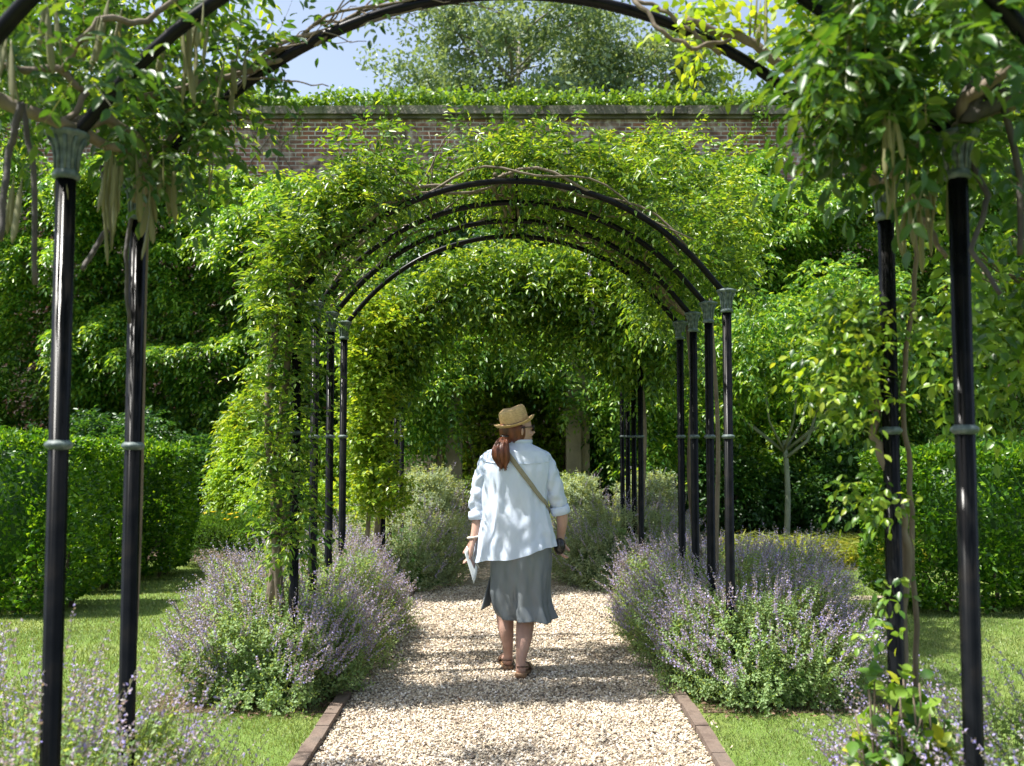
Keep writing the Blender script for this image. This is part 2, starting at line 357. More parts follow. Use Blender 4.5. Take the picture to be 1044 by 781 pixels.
# ---------------------------------------------------------------- ground
mb = MB(); mb.add([[-150,-40,0],[150,-40,0],[150,260,0],[-150,260,0]], F4=[[0,1,2,3]])
tag(mb.build('lawn', M['lawn'], smooth=False), kind='structure')
PW = .92
def strip(name, x0, x1, y0, y1, z, mat, wob=0.0, seed=3):
    mb = MB(); n = 60; g = SN(1.2, seed=seed); ys = np.linspace(y0, y1, n)
    a = np.stack([x0 + wob*g(np.stack([ys*0, ys, ys*0], 1)), ys, np.full(n, z)], 1)
    b = np.stack([x1 + wob*g(np.stack([ys*0+9, ys, ys*0], 1)), ys, np.full(n, z)], 1)
    mb.rings([a, b], closed=False)
    mb.F4 = [f[:, ::-1] for f in mb.F4]
    return tag(mb.build(name, mat, smooth=False), kind='structure')
strip('path', -PW, PW, -6, 14.2, .006, M['gravel'])
strip('bed_soil', -2.0, -PW-.1, 5.15, 7.9, .004, M['soil'], .05)
strip('bed_soil', PW+.1, 2.15, 5.15, 7.9, .004, M['soil'], .05, 5)
strip('bed_soil', -2.4, -PW, 8.7, 12.5, .004, M['soil'], .05, 7)
strip('bed_soil', PW, 2.4, 8.95, 12.5, .004, M['soil'], .05, 8)
strip('bed_soil', -2.0, -PW-.1, .8, 3.5, .004, M['soil'], .05, 9)
strip('bed_soil', PW+.1, 2.1, .8, 3.5, .004, M['soil'], .05, 10)
strip('bed_soil', -30, -3.2, 11.3, 16.4, .005, M['soil'], .1, 11)
strip('bed_soil', 2.6, 30, 10.6, 16.4, .005, M['soil'], .1, 12)
strip('path', 1.6, 9, 8.62, 8.86, .007, M['gravel'], .02, 13)
# brick edging beside the path: bricks laid end to end
for sg, side in ((-1, 'left'), (1, 'right')):
    root = thing('brick_edging', (sg*(PW+.05), 4.5, 0), 'low brown brick edging between gravel path and lawn, on the %s of the path' % side, 'brick edging', 'brick edgings along the path')
    mb = MB(); y = .6
    while y < 12.6:
        l = .2; mb.box((sg*(PW+.04)+random.uniform(-.004, .004), y+l/2, .012+random.uniform(-.004, .004)), (.068, l-.003, .06), rz=random.uniform(-.02, .02)); y += l
    mb.build('brick', solid('edging_brick', [(.085,.058,.045),(.15,.11,.085),(.11,.085,.068)], .9, 9, .6, 50), root, smooth=False)
# gravel stones
def stones(x0, x1, y0, y1, n, s0, s1):
    P = np.stack([rng.uniform(x0, x1, n), rng.uniform(y0, y1, n), np.full(n, .008)], 1)
    base = []
    ico = [(0,0,1),(.894,0,.447),(.276,.851,.447),(-.724,.526,.447),(-.724,-.526,.447),(.276,-.851,.447),(.724,.526,-.447),(-.276,.851,-.447),(-.894,0,-.447),(-.276,-.851,-.447),(.724,-.526,-.447),(0,0,-1)]
    fc = [(0,1,2),(0,2,3),(0,3,4),(0,4,5),(0,5,1),(1,6,2),(2,7,3),(3,8,4),(4,9,5),(5,10,1),(2,6,7),(3,7,8),(4,8,9),(5,9,10),(1,10,6)]
    T = np.array(ico); k = 12
    s = rng.uniform(s0, s1, n)**1; V = T[None]*rng.uniform(.65, 1.25, (n, 12, 1))
    V = V*np.stack([s, s*rng.uniform(.55, 1, n), s*rng.uniform(.4, .75, n)], 1)[:, None]
    a = rng.uniform(0, 2*PI, n); ca, sa = np.cos(a)[:, None], np.sin(a)[:, None]; tl = rng.normal(size=n)[:, None]*.35
    x, y, z = V[..., 0], V[..., 1], V[..., 2]; z2 = z + x*tl
    V = np.stack([x*ca-y*sa, x*sa+y*ca, z2], -1) + P[:, None]
    V[..., 2] += (rng.uniform(0, .010, n))[:, None]
    mb.add(V.reshape(-1, 3), F3=(np.array(fc)[None]+(np.arange(n)*k)[:, None, None]).reshape(-1, 3))
mb = MB(); stones(-PW, PW, 3.9, 6.2, 42000, .0035, .0098); stones(-PW, PW, 6.2, 9.4, 26000, .006, .011); stones(-PW-.1, PW+.15, 4.0, 5.3, 500, .006, .010)
tag(mb.build('gravel', M['stones'], smooth=False), 'loose cream and tan gravel covering the garden path', 'gravel', kind='stuff')
# grass blades
mb = MB()
def grass(x0, x1, y0, y1, n, h, w):
    P = np.stack([rng.uniform(x0, x1, n), rng.uniform(y0, y1, n), np.zeros(n)], 1)
    k = SN(.5, seed=21)(P); P = P[rng.uniform(-1.4, 1, n) < k + .6]; n = len(P)
    A = rng.normal(size=(n, 3))*.5; A[:, 2] = 1; hh = h*rng.uniform(.5, 1.3, n)
    A = unit(A); B = unit(np.cross(A, rdir(n)))
    V = np.stack([P-B*w, P+B*w, P+A*hh[:, None]], 1).reshape(-1, 3)
    mb.add(V, F3=np.arange(n*3).reshape(-1, 3))
for sg in (-1, 1):
    a, b = sorted((sg*1.02, sg*3.4)); grass(a, b, 3.2, 5.6, 60000, .022, .0022)
    a, b = sorted((sg*1.9, sg*5.2)); grass(a, b, 5.2, 8.4, 60000, .026, .003)
    a, b = sorted((sg*2.0, sg*6)); grass(a, b, 8.3, 11.4, 30000, .03, .004)
tag(mb.build('grass', M['grass'], smooth=False), 'short mown green grass blades on the lawn either side', 'grass', kind='stuff')
# dead leaf litter at foot of the beds
mb = MB()
def litter(x0, x1, y0, y1, n):
    P = np.stack([rng.uniform(x0, x1, n), rng.uniform(y0, y1, n), rng.uniform(.01, .025, n)], 1)
    A = rng.normal(size=(n, 3)); A[:, 2] *= .3; Nn = rng.normal(size=(n, 3))*.4; Nn[:, 2] = 1
    leaves(mb, P, A, Nn, rng.uniform(.012, .04, n), rng.uniform(.008, .018, n), T_LANCE)
litter(-2.0, -1.02, 5.0, 5.5, 300); litter(1.02, 2.1, 5.0, 5.5, 300); litter(-.95, .95, 4.0, 9, 170); litter(-1.15, -.85, 5.2, 8, 200)
tag(mb.build('leaf_litter', M['dead']), 'dry brown fallen leaves scattered at the foot of the flower beds', 'leaf litter', kind='stuff')

# ---------------------------------------------------------------- brick wall
WY = 16.6; WT = at(500, 120, WY)[2]
wall = thing('garden_wall', (0, WY, 0), 'tall weathered red brick wall with dark stone coping across the back', 'wall')
MB().box((0, WY+.25, WT/2), (90, .5, WT)).build('brick_face', M['brick'], wall, False)
mb = MB(); x = -45
while x < 45:
    l = random.choice([1.1, 1.3, .95]); mb.box((x+l/2, WY+.22, WT+.10), (l-.008, .74+random.uniform(-.02, .02), .15+random.uniform(-.012, .012))); x += l
mb.box((0, WY+.235, WT+.0), (90, .6, .06)); mb.build('coping', M['coping'], wall, False)

def ivy_top():
    root = thing('ivy_plant', (0, WY+.3, WT+.2), 'bright green ivy growing along the top of the brick wall coping', 'ivy')
    mb = MB(); n = 16000; x = rng.uniform(-12, 12, n); g = SN(1.1, seed=4); hgt = .24 + .13*g(np.stack([x, x*0, x*0], 1)); hgt = np.clip(hgt, .08, .6)
    P = np.stack([x, WY + .15 + rng.normal(size=n)*.22, WT + .2 + hgt*rng.uniform(0, 1, n)**.7], 1)
    A = rdir(n); A[:, 1] -= .5; leaves(mb, P, A, rdir(n)+np.array([0, -.6, .8]), rng.uniform(.06, .11, n), rng.uniform(.05, .09, n), T_LANCE)
    # a few runners hanging over the coping
    for i in range(16):
        x0 = rng.uniform(-7, 7); L = rng.uniform(.4, 1.3); k = int(60*L); t = np.linspace(0, 1, k)
        Q = np.stack([x0 + .25*np.sin(t*5+i)*t, np.full(k, WY-.16), WT+.25 - L*t], 1) + rng.normal(size=(k, 3))*.03
        leaves(mb, Q, rdir(k)+np.array([0, -.5, -.5]), rdir(k)+np.array([0, -1.2, .3]), .07, .055, T_DIA)
    mb.build('foliage', M['ivy'], root)
    mb = MB()
    for i in range(6):
        x0 = rng.uniform(-5, 5); t = np.linspace(0, 1, 12); mb.tube(np.stack([x0+.3*np.sin(t*4+i), np.full(12, WY-.03), WT-.1-1.6*t], 1), .012*np.ones(12), 5)
    build_each(mb, 'stem', M['bark'], root)
ivy_top()

# ---------------------------------------------------------------- climbers against the wall
def wall_climber(x0, x1, seed, label, ztop, base, nspr, leaf=.085, lowcut=0.0, mat='wall_leaf', amp=.75, hole=None, low=None):
    root = thing('climbing_plant', ((x0+x1)/2, base, 0), label, 'climber', 'climbers covering the back wall')
    g1 = SN(1.5, seed=seed); g2 = SN(.55, seed=seed+50); g3 = SN(2.8, seed=seed+90)
    mb = MB()
    for layer, (n, off, sz) in enumerate(((nspr, 0, 1.0), (int(nspr*.5), .4, 1.25))):
        x = rng.uniform(x0-.3, x1+.3, n); u = rng.uniform(0, 1, n)
        q = np.stack([x, x*0, x*0], 1); zt = ztop(x) + .35*g1(q) + .2*g2(q)
        z = lowcut + (zt-lowcut)*u
        p = np.stack([x, x*0, z*1.15], 1)
        rel = amp*(.55*g3(p) + .55*g1(p) + .28*g2(p))
        y = base - rel*1.0 + off + .25*rng.normal(size=n)*.4
        y = np.where(z < 2.2, y + .55*(2.2-z)/2.2*(0 if low is None else low), y)      # the mass overhangs its foot
        y = y + np.clip((z-zt+.8), 0, 1)*.5
        y = np.minimum(y, WY-.12)
        P = np.stack([x, y, z], 1)
        D = np.stack([rng.normal(size=n)*.8, -np.abs(rng.normal(size=n))-.5, rng.normal(size=n)*.35+.15], 1)
        if hole is not None:
            k = ~((x > hole[0]) & (x < hole[1]) & (z < hole[2] + .12*g2(p)))
            P = P[k]; D = D[k]
        sprigs(mb, P, D, .24*sz*rng.uniform(.6, 1.2, len(P)), 4, leaf*sz, .44, T_DIA, 0, .55)
    mb.build('foliage', M[mat], root)
    mb = MB()
    for i in range(4):
        xx = rng.uniform(x0+.3, x1-.3); t = np.linspace(0, 1, 14)
        if hole is not None and hole[0]-.2 < xx < hole[1]+.2: xx = hole[0]-.3
        mb.tube(np.stack([xx+.12*np.sin(t*7+i), base+.45+.08*np.cos(t*6+i)+t*.4, t*min(4.5, WT-1)], 1), .05-.03*t, 7)
    build_each(mb, 'stem', M['bark'], root)
    return root
zz = lambda x, y: at(x, y, 15.5)[2]
wall_climber(-11.5, -6.6, 1, 'dark green wisteria mass covering the brick wall at the far left edge', lambda x: 6.0+0*x, 14.6, 9500, low=.8)
wall_climber(-6.6, -3.6, 2, 'leafy wisteria on the back wall above the left box hedges', lambda x: 5.9-.12*(x+5), 14.3, 9500, low=.9)
wall_climber(-3.6, -1.2, 3, 'wisteria on the back wall seen left of the middle arbour, bare bricks above it', lambda x: 5.6-.12*(x+3.6), 14.7, 8000, hole=(-1.9, 2, 2.4), low=.9)
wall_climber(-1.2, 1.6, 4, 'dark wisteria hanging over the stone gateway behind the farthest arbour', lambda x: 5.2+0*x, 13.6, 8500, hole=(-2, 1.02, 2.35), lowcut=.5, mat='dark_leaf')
wall_climber(1.6, 4.0, 5, 'mixed climber on the wall right of the middle arbour, reaching almost to the coping', lambda x: 5.7+.08*(x-2), 14.4, 9500, low=.9)
wall_climber(4.0, 7.2, 6, 'thick dark climber on the wall behind the pale trunked small tree', lambda x: 5.95-.03*x, 14.2, 9500, low=1)
wall_climber(7.2, 12, 7, 'climber mass on the wall at the far right edge behind the hedge', lambda x: 6.5+0*x, 14.4, 9000, low=.8)
# shady evergreen planting behind: lower layer under the wisteria
def shrub(name, c, rad, n, leaf, label, cat, mat='dark_leaf', group=None, spr=True, flowers=None, tpl=T_DIA, core=True, width=.5, lump=.18, seed=5, trunk=True):
    root = thing(name, (c[0], c[1], 0), label, cat, group); c = np.array(c, float); rad = np.array(rad, float)
    g = SN(max(rad)*.8, seed=seed); d = rdir(n); d[:, 2] = np.where(d[:, 2] < -.55, -d[:, 2], d[:, 2])
    rr = 1 + lump*g(c + d*rad); P = c + d*rad*(rr*rng.uniform(.72, 1.03, n))[:, None]; k = P[:, 2] > .02; P = P[k]; d = d[k]
    mb = MB()
    A = d + rng.normal(size=P.shape)*.6
    if spr: sprigs(mb, P, A, leaf*2.6, 3, leaf, width, tpl, 0, .35)
    else: leaves(mb, P, A, d + rng.normal(size=P.shape)*.5, leaf*rng.uniform(.7, 1.25, len(P)), leaf*width*rng.uniform(.8, 1.2, len(P)), tpl)
    mb.build('foliage', M[mat], root)
    if trunk:
        mb = MB()
        for i in range(5):
            a = i*1.3; e = c + np.array([math.cos(a)*rad[0]*.5, math.sin(a)*rad[1]*.5, rad[2]*.2])
            mb.tube([(c[0]+.05*math.cos(a), c[1]+.05*math.sin(a), 0), (c+e)/2*np.array([1, 1, .6]), e], [.03, .022, .012], 6)
        mb.build('stem', M['bark'], root)
    if flowers:
        fm, fn, fs, zt = flowers; mb = MB(); d = rdir(fn*3); d = d[d[:, 2] > zt][:fn]; P = c + d*rad*1.05*(1+lump*g(c+d*rad))[:, None]
        for k in range(5):
            a = 2*PI*k/5; leaves(mb, np.zeros((1, 3)), np.array([[math.cos(a), math.sin(a), .3]]), np.array([[0, -.3, 1.0]]), fs, fs*.6)
        fme = mb.mesh('flower', M[fm])
        for q in P:
            o = bpy.data.objects.new('flower', fme); COL.objects.link(o); o.parent = root; o.location = Vector(q)-root.location; o.rotation_euler = (random.uniform(-.4, .4), random.uniform(-.4, .4), random.uniform(0, 6))
    return root

# stone gateway behind the farthest arbour
GY = 12.9
gate = thing('stone_gateway', (0, GY, 0), 'pale stone gateway of square columns and lintel half hidden by wisteria', 'gateway')
xl = at(463, 440, GY)[0]; xr = at(584.5, 440, GY)[0]
for xx, wd in ((xl, .22), (xr, .2), (xr+.16, .12)):
    mb = MB(); mb.box((xx, GY+(.05 if wd < .15 else 0), 1.22), (wd, .2, 2.44)); mb.box((xx, GY, 2.49), (wd+.1, .3, .10)); mb.box((xx, GY, .08), (wd+.07, .27, .16)); mb.build('column', M['stone'], gate, False)
MB().box(((xl+xr)/2, GY, 2.62), (xr-xl+.9, .24, .16)).build('lintel', M['stone'], gate, False)
MB().box((xl-.42, GY+.03, .62), (.5, .12, 1.24)).build('side_panel', M['stone'], gate, False)
MB().box((xl+.35, GY+1.4, .35), (2.2, .3, .7)).build('low_wall', M['coping'], gate, False)
shrub('evergreen_shrub', (-.35, 14.4, 1.25), (.8, .6, 1.4), 1700, .07, 'mottled green shrub seen through the gateway, on its left', 'shrub', 'young')  # bright leaf colour stands in for sunlight inside the shaded opening
shrub('evergreen_shrub', (.7, 14.6, 1.35), (.7, .6, 1.5), 1700, .07, 'mottled green shrub seen through the gateway, right of the hat', 'shrub', 'lime', seed=8)  # lime leaves likewise carry a sunlit tone where no sun reaches
shrub('box_ball', (-.62, 12.0, .42), (.35, .3, .5), 2500, .035, 'small lime green box ball just left of the woman, below the gateway', 'shrub', 'lime', spr=False)
shrub('box_ball', (.75, 12.0, .45), (.38, .3, .55), 2500, .035, 'small lime green box ball at the foot of the right gateway column', 'shrub', 'lime', spr=False, seed=9)

def gate_vine():
    root = thing('gateway_creeper', (-.2, 12.7, 0), 'dark wisteria curtain hanging around the stone gateway opening', 'climber', 'climbers covering the back wall')
    g = np.random.default_rng(33); C = []
    for i in range(60): C.append(at(g.uniform(470, 590), 395-abs(g.normal())*28-20, g.uniform(12.2, 12.7)))
    for i in range(50): C.append(at(g.uniform(395, 466), 415-abs(g.normal())*45, g.uniform(12.0, 12.7)))
    for i in range(70): C.append(at(g.uniform(612, 690), g.uniform(350, 490), g.uniform(12.0, 12.8)))
    C += [at(g.uniform(400, 462), g.uniform(425, 462), 12.5) for i in range(16)] + [at(g.uniform(570, 600), g.uniform(385, 440), 12.55) for i in range(4)]
    mb = MB(); clumps(mb, C, .2, 16, .075, .25, 4, droop=.6); mb.build('foliage', M['wall_leaf'], root)
    mb = MB(); mb.tube([(-.95, 12.7, 0), (-1.0, 12.68, 1.2), (-.85, 12.65, 2.4)], [.05, .04, .03], 7); mb.build('stem', M['bark'], root)
gate_vine()
wall_climber(-2.2, 2.0, 27, 'shaded leafy climber low on the wall, seen through the stone gateway', lambda x: 4.0+0*x, 15.5, 5200, mat='ivy', amp=.3)
# ---------------------------------------------------------------- trees beyond the wall
def tree(x, y, h, r, label, mat='tree', nclump=170, leaf=.20, tb=6.0, seed=0, per=34, flat=1.0, rad=.75):
    g = np.random.default_rng(seed); root = thing('tree', (x, y, 0), label, 'tree', 'trees beyond the wall')
    mb = MB(); tips = []
    t = np.linspace(0, 1, 8); top = np.array([x, y, h*.8])
    trunk = np.stack([x + .3*np.sin(t*3+seed), np.full(8, y), t*h*.82], 1); mb.tube(trunk, (.24-.2*t)*h/16, 9)
    nl = 20
    for i in range(nl):
        z0 = tb*.7 + (h*.78-tb*.7)*i/nl; a = i*2.4 + g.uniform(-.3, .3)
        rr = r*math.sqrt(max(.12, 1-((z0+1.5-(tb+h)/2)/((h-tb)/2+1.5))**2))*g.uniform(.75, 1.05)
        p0 = np.array([np.interp(z0, trunk[:, 2], trunk[:, 0]), y, z0]); p2 = p0 + np.array([math.cos(a)*rr, math.sin(a)*rr*.8, g.uniform(.8, 2.6)]); p1 = (p0+p2)/2 + np.array([0, 0, .5])
        mb.tube([p0, p1, p2], np.array([.07, .04, .015])*h/16, 6); tips += [p1*.4+p2*.6, p2]
        for k in range(4):
            b = p0 + (p2-p0)*g.uniform(.4, .95); e = b + np.append(g.normal(size=2)*rr*.28, g.uniform(.2, 1.3)); mb.tube([b, (b+e)/2+np.array([0, 0, .1]), e], np.array([.04, .03, .012])*h/16, 5); tips.append(e)
    mb.build('trunk', M['treebark'], root)
    tips = np.array(tips); C = tips[g.integers(0, len(tips), nclump)] + g.normal(size=(nclump, 3))*np.array([.6, .5, .45])*flat
    mb = MB(); idx = np.repeat(np.arange(nclump), per); rd = g.uniform(.35, rad, nclump)
    d = rdir(len(idx)); P = C[idx] + d*(rd[idx]*rng.uniform(.2, 1, len(idx))**.5)[:, None]*np.array([1.15, 1, .7])
    leaves(mb, P, rdir(len(P)), rdir(len(P))+np.array([0, 0, .8]), leaf*rng.uniform(.6, 1.3, len(P)), leaf*.6*rng.uniform(.7, 1.2, len(P)), T_DIA)
    mb.build('crown', M[mat], root)
tree(.4, 33, 20, 3.9, 'tall airy tree with pale green leaves above the middle of the wall', nclump=1050, tb=8, seed=3, leaf=.2, per=50)
tree(5.0, 36, 19.5, 3.9, 'airy pale green tree standing right of the tallest tree beyond the wall', nclump=850, tb=8, seed=4, per=42)
tree(-4.2, 34, 13.2, 1.6, 'low sparse tree crown just above the wall, left of the tall trees', nclump=130, tb=7, seed=5, per=40, rad=.6)
tree(-2.6, 36, 16.4, 1.5, 'slim leafy tree beside the left flank of the tallest tree', nclump=120, tb=8, seed=6, per=40)
tree(7.7, 34, 14.6, 2.1, 'rounded hazy green tree just above the wall on the right', nclump=260, tb=7, seed=7, per=40)
tree(9.9, 38, 16.2, 1.0, 'thin grey green tree with see-through crown, right of the rounded one', mat='conifer', nclump=90, tb=7, seed=8, per=26, leaf=.16, rad=.5)
tree(-15, 30, 16, 5, 'big tree beyond the wall behind the left wisteria', nclump=260, tb=6, seed=9)
tree(18, 30, 16, 5, 'big tree beyond the wall behind the right wisteria', nclump=260, tb=6, seed=10)

# ---------------------------------------------------------------- hedges
def hedge(x0, x1, y0, y1, h, label, n, zb=.05, seed=1, mat='box'):
    root = thing('box_hedge', ((x0+x1)/2, (y0+y1)/2, 0), label, 'hedge', 'clipped box hedges on the lawn')
    g = SN(.45, seed=seed); g2 = SN(1.3, seed=seed+7)
    cx, cy, cz = (x0+x1)/2, (y0+y1)/2, (h+zb)/2; hx, hy, hz = (x1-x0)/2, (y1-y0)/2, (h-zb)/2
    ar = np.array([hy*hz*4, hy*hz*4, hx*hz*4, hx*hz*1.2, hx*hy*4, hx*hy*1.0]); f = rng.choice(6, n, p=ar/ar.sum())
    u = rng.uniform(-1, 1, (n, 3)); nm = np.zeros((n, 3))
    for k, (ax, sg) in enumerate(((0, -1), (0, 1), (1, -1), (1, 1), (2, 1), (2, -1))):
        s = f == k; u[s, ax] = sg; nm[s, ax] = sg
    # round the arrises
    q = np.abs(u)**12; u = u/((q.sum(1))**(1/12))[:, None]*1.0
    P = np.array([cx, cy, cz]) + u*np.array([hx, hy, hz])
    P = P + nm*(.045*g(P)+.04*g2(P))[:, None] - nm*(rng.uniform(0, 1, n)**2*.12)[:, None]
    d = nm + rng.normal(size=P.shape)*.8; d[:, 2] += .45
    mb = MB(); s = rng.uniform(.7, 1.3, n)
    leaves(mb, P, d, rdir(n) + nm*.4 + np.array([0, 0, .3]), .048*s, .029*s, T_DIA)
    mb.build('foliage', M[mat], root)
    # woody inside: twig-dense core and stems
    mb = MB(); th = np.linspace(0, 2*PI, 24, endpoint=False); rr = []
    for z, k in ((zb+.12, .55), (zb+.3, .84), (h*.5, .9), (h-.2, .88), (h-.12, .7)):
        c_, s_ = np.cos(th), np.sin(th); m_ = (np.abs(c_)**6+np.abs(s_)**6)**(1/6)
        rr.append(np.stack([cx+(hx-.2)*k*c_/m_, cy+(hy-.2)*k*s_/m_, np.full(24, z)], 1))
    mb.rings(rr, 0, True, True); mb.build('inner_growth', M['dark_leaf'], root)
    mb = MB(); ns = max(3, int((x1-x0)*3))
    for i in range(ns):
        xx = x0+.2+(x1-x0-.4)*i/max(1, ns-1)+rng.uniform(-.06, .06)
        for yy in (y0+.28, y1-.28):
            mb.tube([(xx, yy, 0), (xx+.04, yy, .2), (xx+rng.uniform(-.2, .2), yy+rng.uniform(-.15, .1), .55)], [.022, .018, .01], 6)
    mb.build('stem', M['wood'], root)
hedge(-7.6, -3.68, 7.75, 8.55, 1.52, 'nearest clipped box hedge at the left edge, behind the first iron post', 34000, seed=1)
hedge(-6.8, -3.78, 8.95, 9.6, 1.47, 'clipped box hedge just behind the nearest one, left of the second post', 20000, seed=2)
hedge(-5.2, -3.52, 9.75, 10.5, 1.40, 'farthest of the left box hedges, just right of the second iron post', 20000, seed=3)
hedge(3.22, 7.6, 7.8, 8.75, 1.40, 'clipped box hedge on the right lawn behind the right iron posts', 42000, seed=4)

# ---------------------------------------------------------------- shrubs left of the middle arbour
shrub('leafy_shrub', (-3.2, 12.4, .75), (.8, .5, .9), 5200, .05, 'bright green leafy shrub behind the yellow flowers, left of the middle arbour', 'shrub', 'lime', seed=11)
shrub('leafy_shrub', (-2.25, 12.6, .7), (.7, .6, .85), 3600, .045, 'fresh green shrub seen between the left posts of the middle arbour', 'shrub', 'ivy', seed=12)
shrub('yellow_green_shrub', (-2.75, 11.6, .5), (.6, .35, .42), 2600, .04, 'low yellow green shrub with blue flowers behind the fern-like clump', 'shrub', 'lime', seed=13, flowers=('bflower', 60, .035, .2))
shrub('coreopsis_clump', (-3.35, 11.0, .26), (.6, .35, .34), 9000, .05, 'feathery green clump topped with yellow daisies at the lawn edge', 'flowering plant', 'fern', spr=False, width=.12, seed=14, flowers=('yflower', 40, .03, .55), lump=.06, trunk=False)
shrub('arching_shrub', (-3.55, 12.6, 1.25), (.35, .35, .75), 900, .075, 'shrub with arching pale shoots rising behind the left hedges', 'shrub', 'young', seed=15, width=.35)
# right side: day lilies, small tree, dark shrubs
def daylily():
    mb = MB(); n = 3400; P = np.stack([rng.uniform(2.7, 4.9, n), rng.uniform(10.75, 11.9, n), np.zeros(n)], 1)
    A = rng.normal(size=(n, 3))*.55; A[:, 2] = 1; A = unit(A); L = rng.uniform(.25, .5, n); side = unit(np.cross(A, rdir(n)))
    hz = unit(A*np.array([1, 1, 0]))
    p1 = P + A*(L*.6)[:, None]; p2 = p1 + (A*.5+hz*.9-np.array([0, 0, .25]))*(L*.45)[:, None]
    w = .009; V = np.stack([P-side*w, P+side*w, p1+side*w, p1-side*w, p2], 1).reshape(-1, 3)
    k = (np.arange(n)*5)[:, None]; mb.add(V, F3=k+np.array([[3, 2, 4]]), F4=k+np.array([[0, 1, 2, 3]]))
    tag(mb.build('daylily_bed', M['strap']), 'band of yellow green strap-leaved day lilies across the right bed', 'ground cover', kind='stuff')
daylily()
def small_tree(x, y, h, label, seed):
    g = np.random.default_rng(seed); root = thing('small_tree', (x, y, 0), label, 'tree'); mb = MB(); t = np.linspace(0, 1, 8)
    mb.tube(np.stack([x+.04*np.sin(t*3), np.full(8, y), t*1.45], 1), .043-.012*t, 9)
    tips = []
    for i in range(9):
        a = i*2.4; e = np.array([x+math.cos(a)*g.uniform(.35, .95), y+math.sin(a)*.6, g.uniform(1.9, h)])
        mb.tube([(x, y, 1.3), ((x+e[0])/2+.1*math.cos(a), (y+e[1])/2, 1.7), e], [.02, .014, .006], 6); tips.append(e)
    mb.tube([(x, y, 1.2), (x+.28, y-.1, 1.45), (x+.45, y-.1, 1.95), (x+.55, y-.15, 2.4)], [.026, .022, .018, .01], 6)
    mb.build('trunk', M['palebark'], root)
    C = np.array(tips)[g.integers(0, 9, 110)] + g.normal(size=(110, 3))*np.array([.32, .3, .3]); C[:, 2] = np.maximum(C[:, 2], 1.85); mb = MB()
    clumps(mb, C, .22, 26, .085, .2, 3, droop=.6, up=.1); mb.build('crown', M['wall_leaf'], root)
px = at(800, 500, 12.3)
small_tree(px[0], 12.3, 3.4, 'small tree with a pale forked trunk in the shady right bed', 4)
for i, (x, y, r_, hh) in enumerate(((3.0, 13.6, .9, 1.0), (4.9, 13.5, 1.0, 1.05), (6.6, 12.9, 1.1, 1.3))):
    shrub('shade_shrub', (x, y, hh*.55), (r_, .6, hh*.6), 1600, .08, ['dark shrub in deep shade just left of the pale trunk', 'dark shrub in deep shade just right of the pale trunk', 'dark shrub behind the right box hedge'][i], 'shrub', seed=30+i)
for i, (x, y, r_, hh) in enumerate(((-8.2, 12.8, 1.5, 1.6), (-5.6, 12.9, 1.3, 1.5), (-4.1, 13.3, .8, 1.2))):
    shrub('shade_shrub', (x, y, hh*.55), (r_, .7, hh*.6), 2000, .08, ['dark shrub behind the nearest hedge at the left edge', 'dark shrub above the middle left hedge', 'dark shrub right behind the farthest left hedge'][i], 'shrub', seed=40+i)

# ---------------------------------------------------------------- iron arbours
HW = 1.24; ZC = 2.34; RA = 1.45; ZA = 2.985
def arch_pts(n=40):
    xs = np.linspace(-1.12, 1.12, n); p = [(x, ZA-RA+math.sqrt(RA*RA-x*x)) for x in xs]
    def bend(sg):
        a = p[0] if sg < 0 else p[-1]; x0, z0 = a; q = []
        for t in np.linspace(0, 1, 8)[1:]:
            b0 = np.array([x0, z0]); dz = -x0/math.sqrt(RA*RA-x0*x0); tl = .11; b1 = b0 + np.array([sg, sg*dz])*tl; b1[0] = sg*min(abs(b1[0]), HW); b2 = np.array([sg*HW, ZC-.02])
            q.append(tuple((1-t)**2*b0+2*t*(1-t)*b1+t*t*b2))
        return q
    return bend(-1)[::-1] + p + bend(1)
AP = arch_pts()
post_me = {}
def make_meshes():
    mb = MB()
    prof = [(.030, -.02), (.030, .0), (.0262, .03), (.0262, 2.215)]
    # fluted shaft: eight soft flutes
    seg = 32; th = np.linspace(0, 2*PI, seg, endpoint=False); rr = []
    for r_, z in prof: rr.append(np.stack([(r_-.0028*(np.cos(th*8) > .2))*np.cos(th), (r_-.0028*(np.cos(th*8) > .2))*np.sin(th), np.full(seg, z)], 1))
    mb.rings(rr, 0, True, True); post_me['shaft'] = mb.mesh('shaft', M['iron'])
    mb = MB(); mb.lathe((0, 0, 0), [(.0265, -.014), (.030, -.011), (.0355, -.006), (.0375, 0), (.035, .005), (.030, .009), (.0265, .012)], 24); post_me['ring'] = mb.mesh('collar_ring', M['patina'])
    mb = MB(); mb.lathe((0, 0, 0), [(.029, -.127), (.035, -.124), (.037, -.116), (.033, -.108), (.028, -.10), (.029, -.065), (.033, -.04), (.043, -.018), (.054, -.008), (.058, -.004), (.058, .004), (.044, .008), (.03, .014)], 28)
    for k in range(10):
        a = 2*PI*k/10; ca, sa = math.cos(a), math.sin(a)
        mb.tube([(ca*.030, sa*.030, -.10), (ca*.031, sa*.031, -.065), (ca*.036, sa*.036, -.035), (ca*.048, sa*.048, -.012)], [.004, .005, .006, .006], 5)
    post_me['cap'] = mb.mesh('capital', M['patina'])
    mb = MB(); mb.tube([(x, 0, z) for x, z in AP], .0185, 12); post_me['arch'] = mb.mesh('arch', M['iron'])
make_meshes()
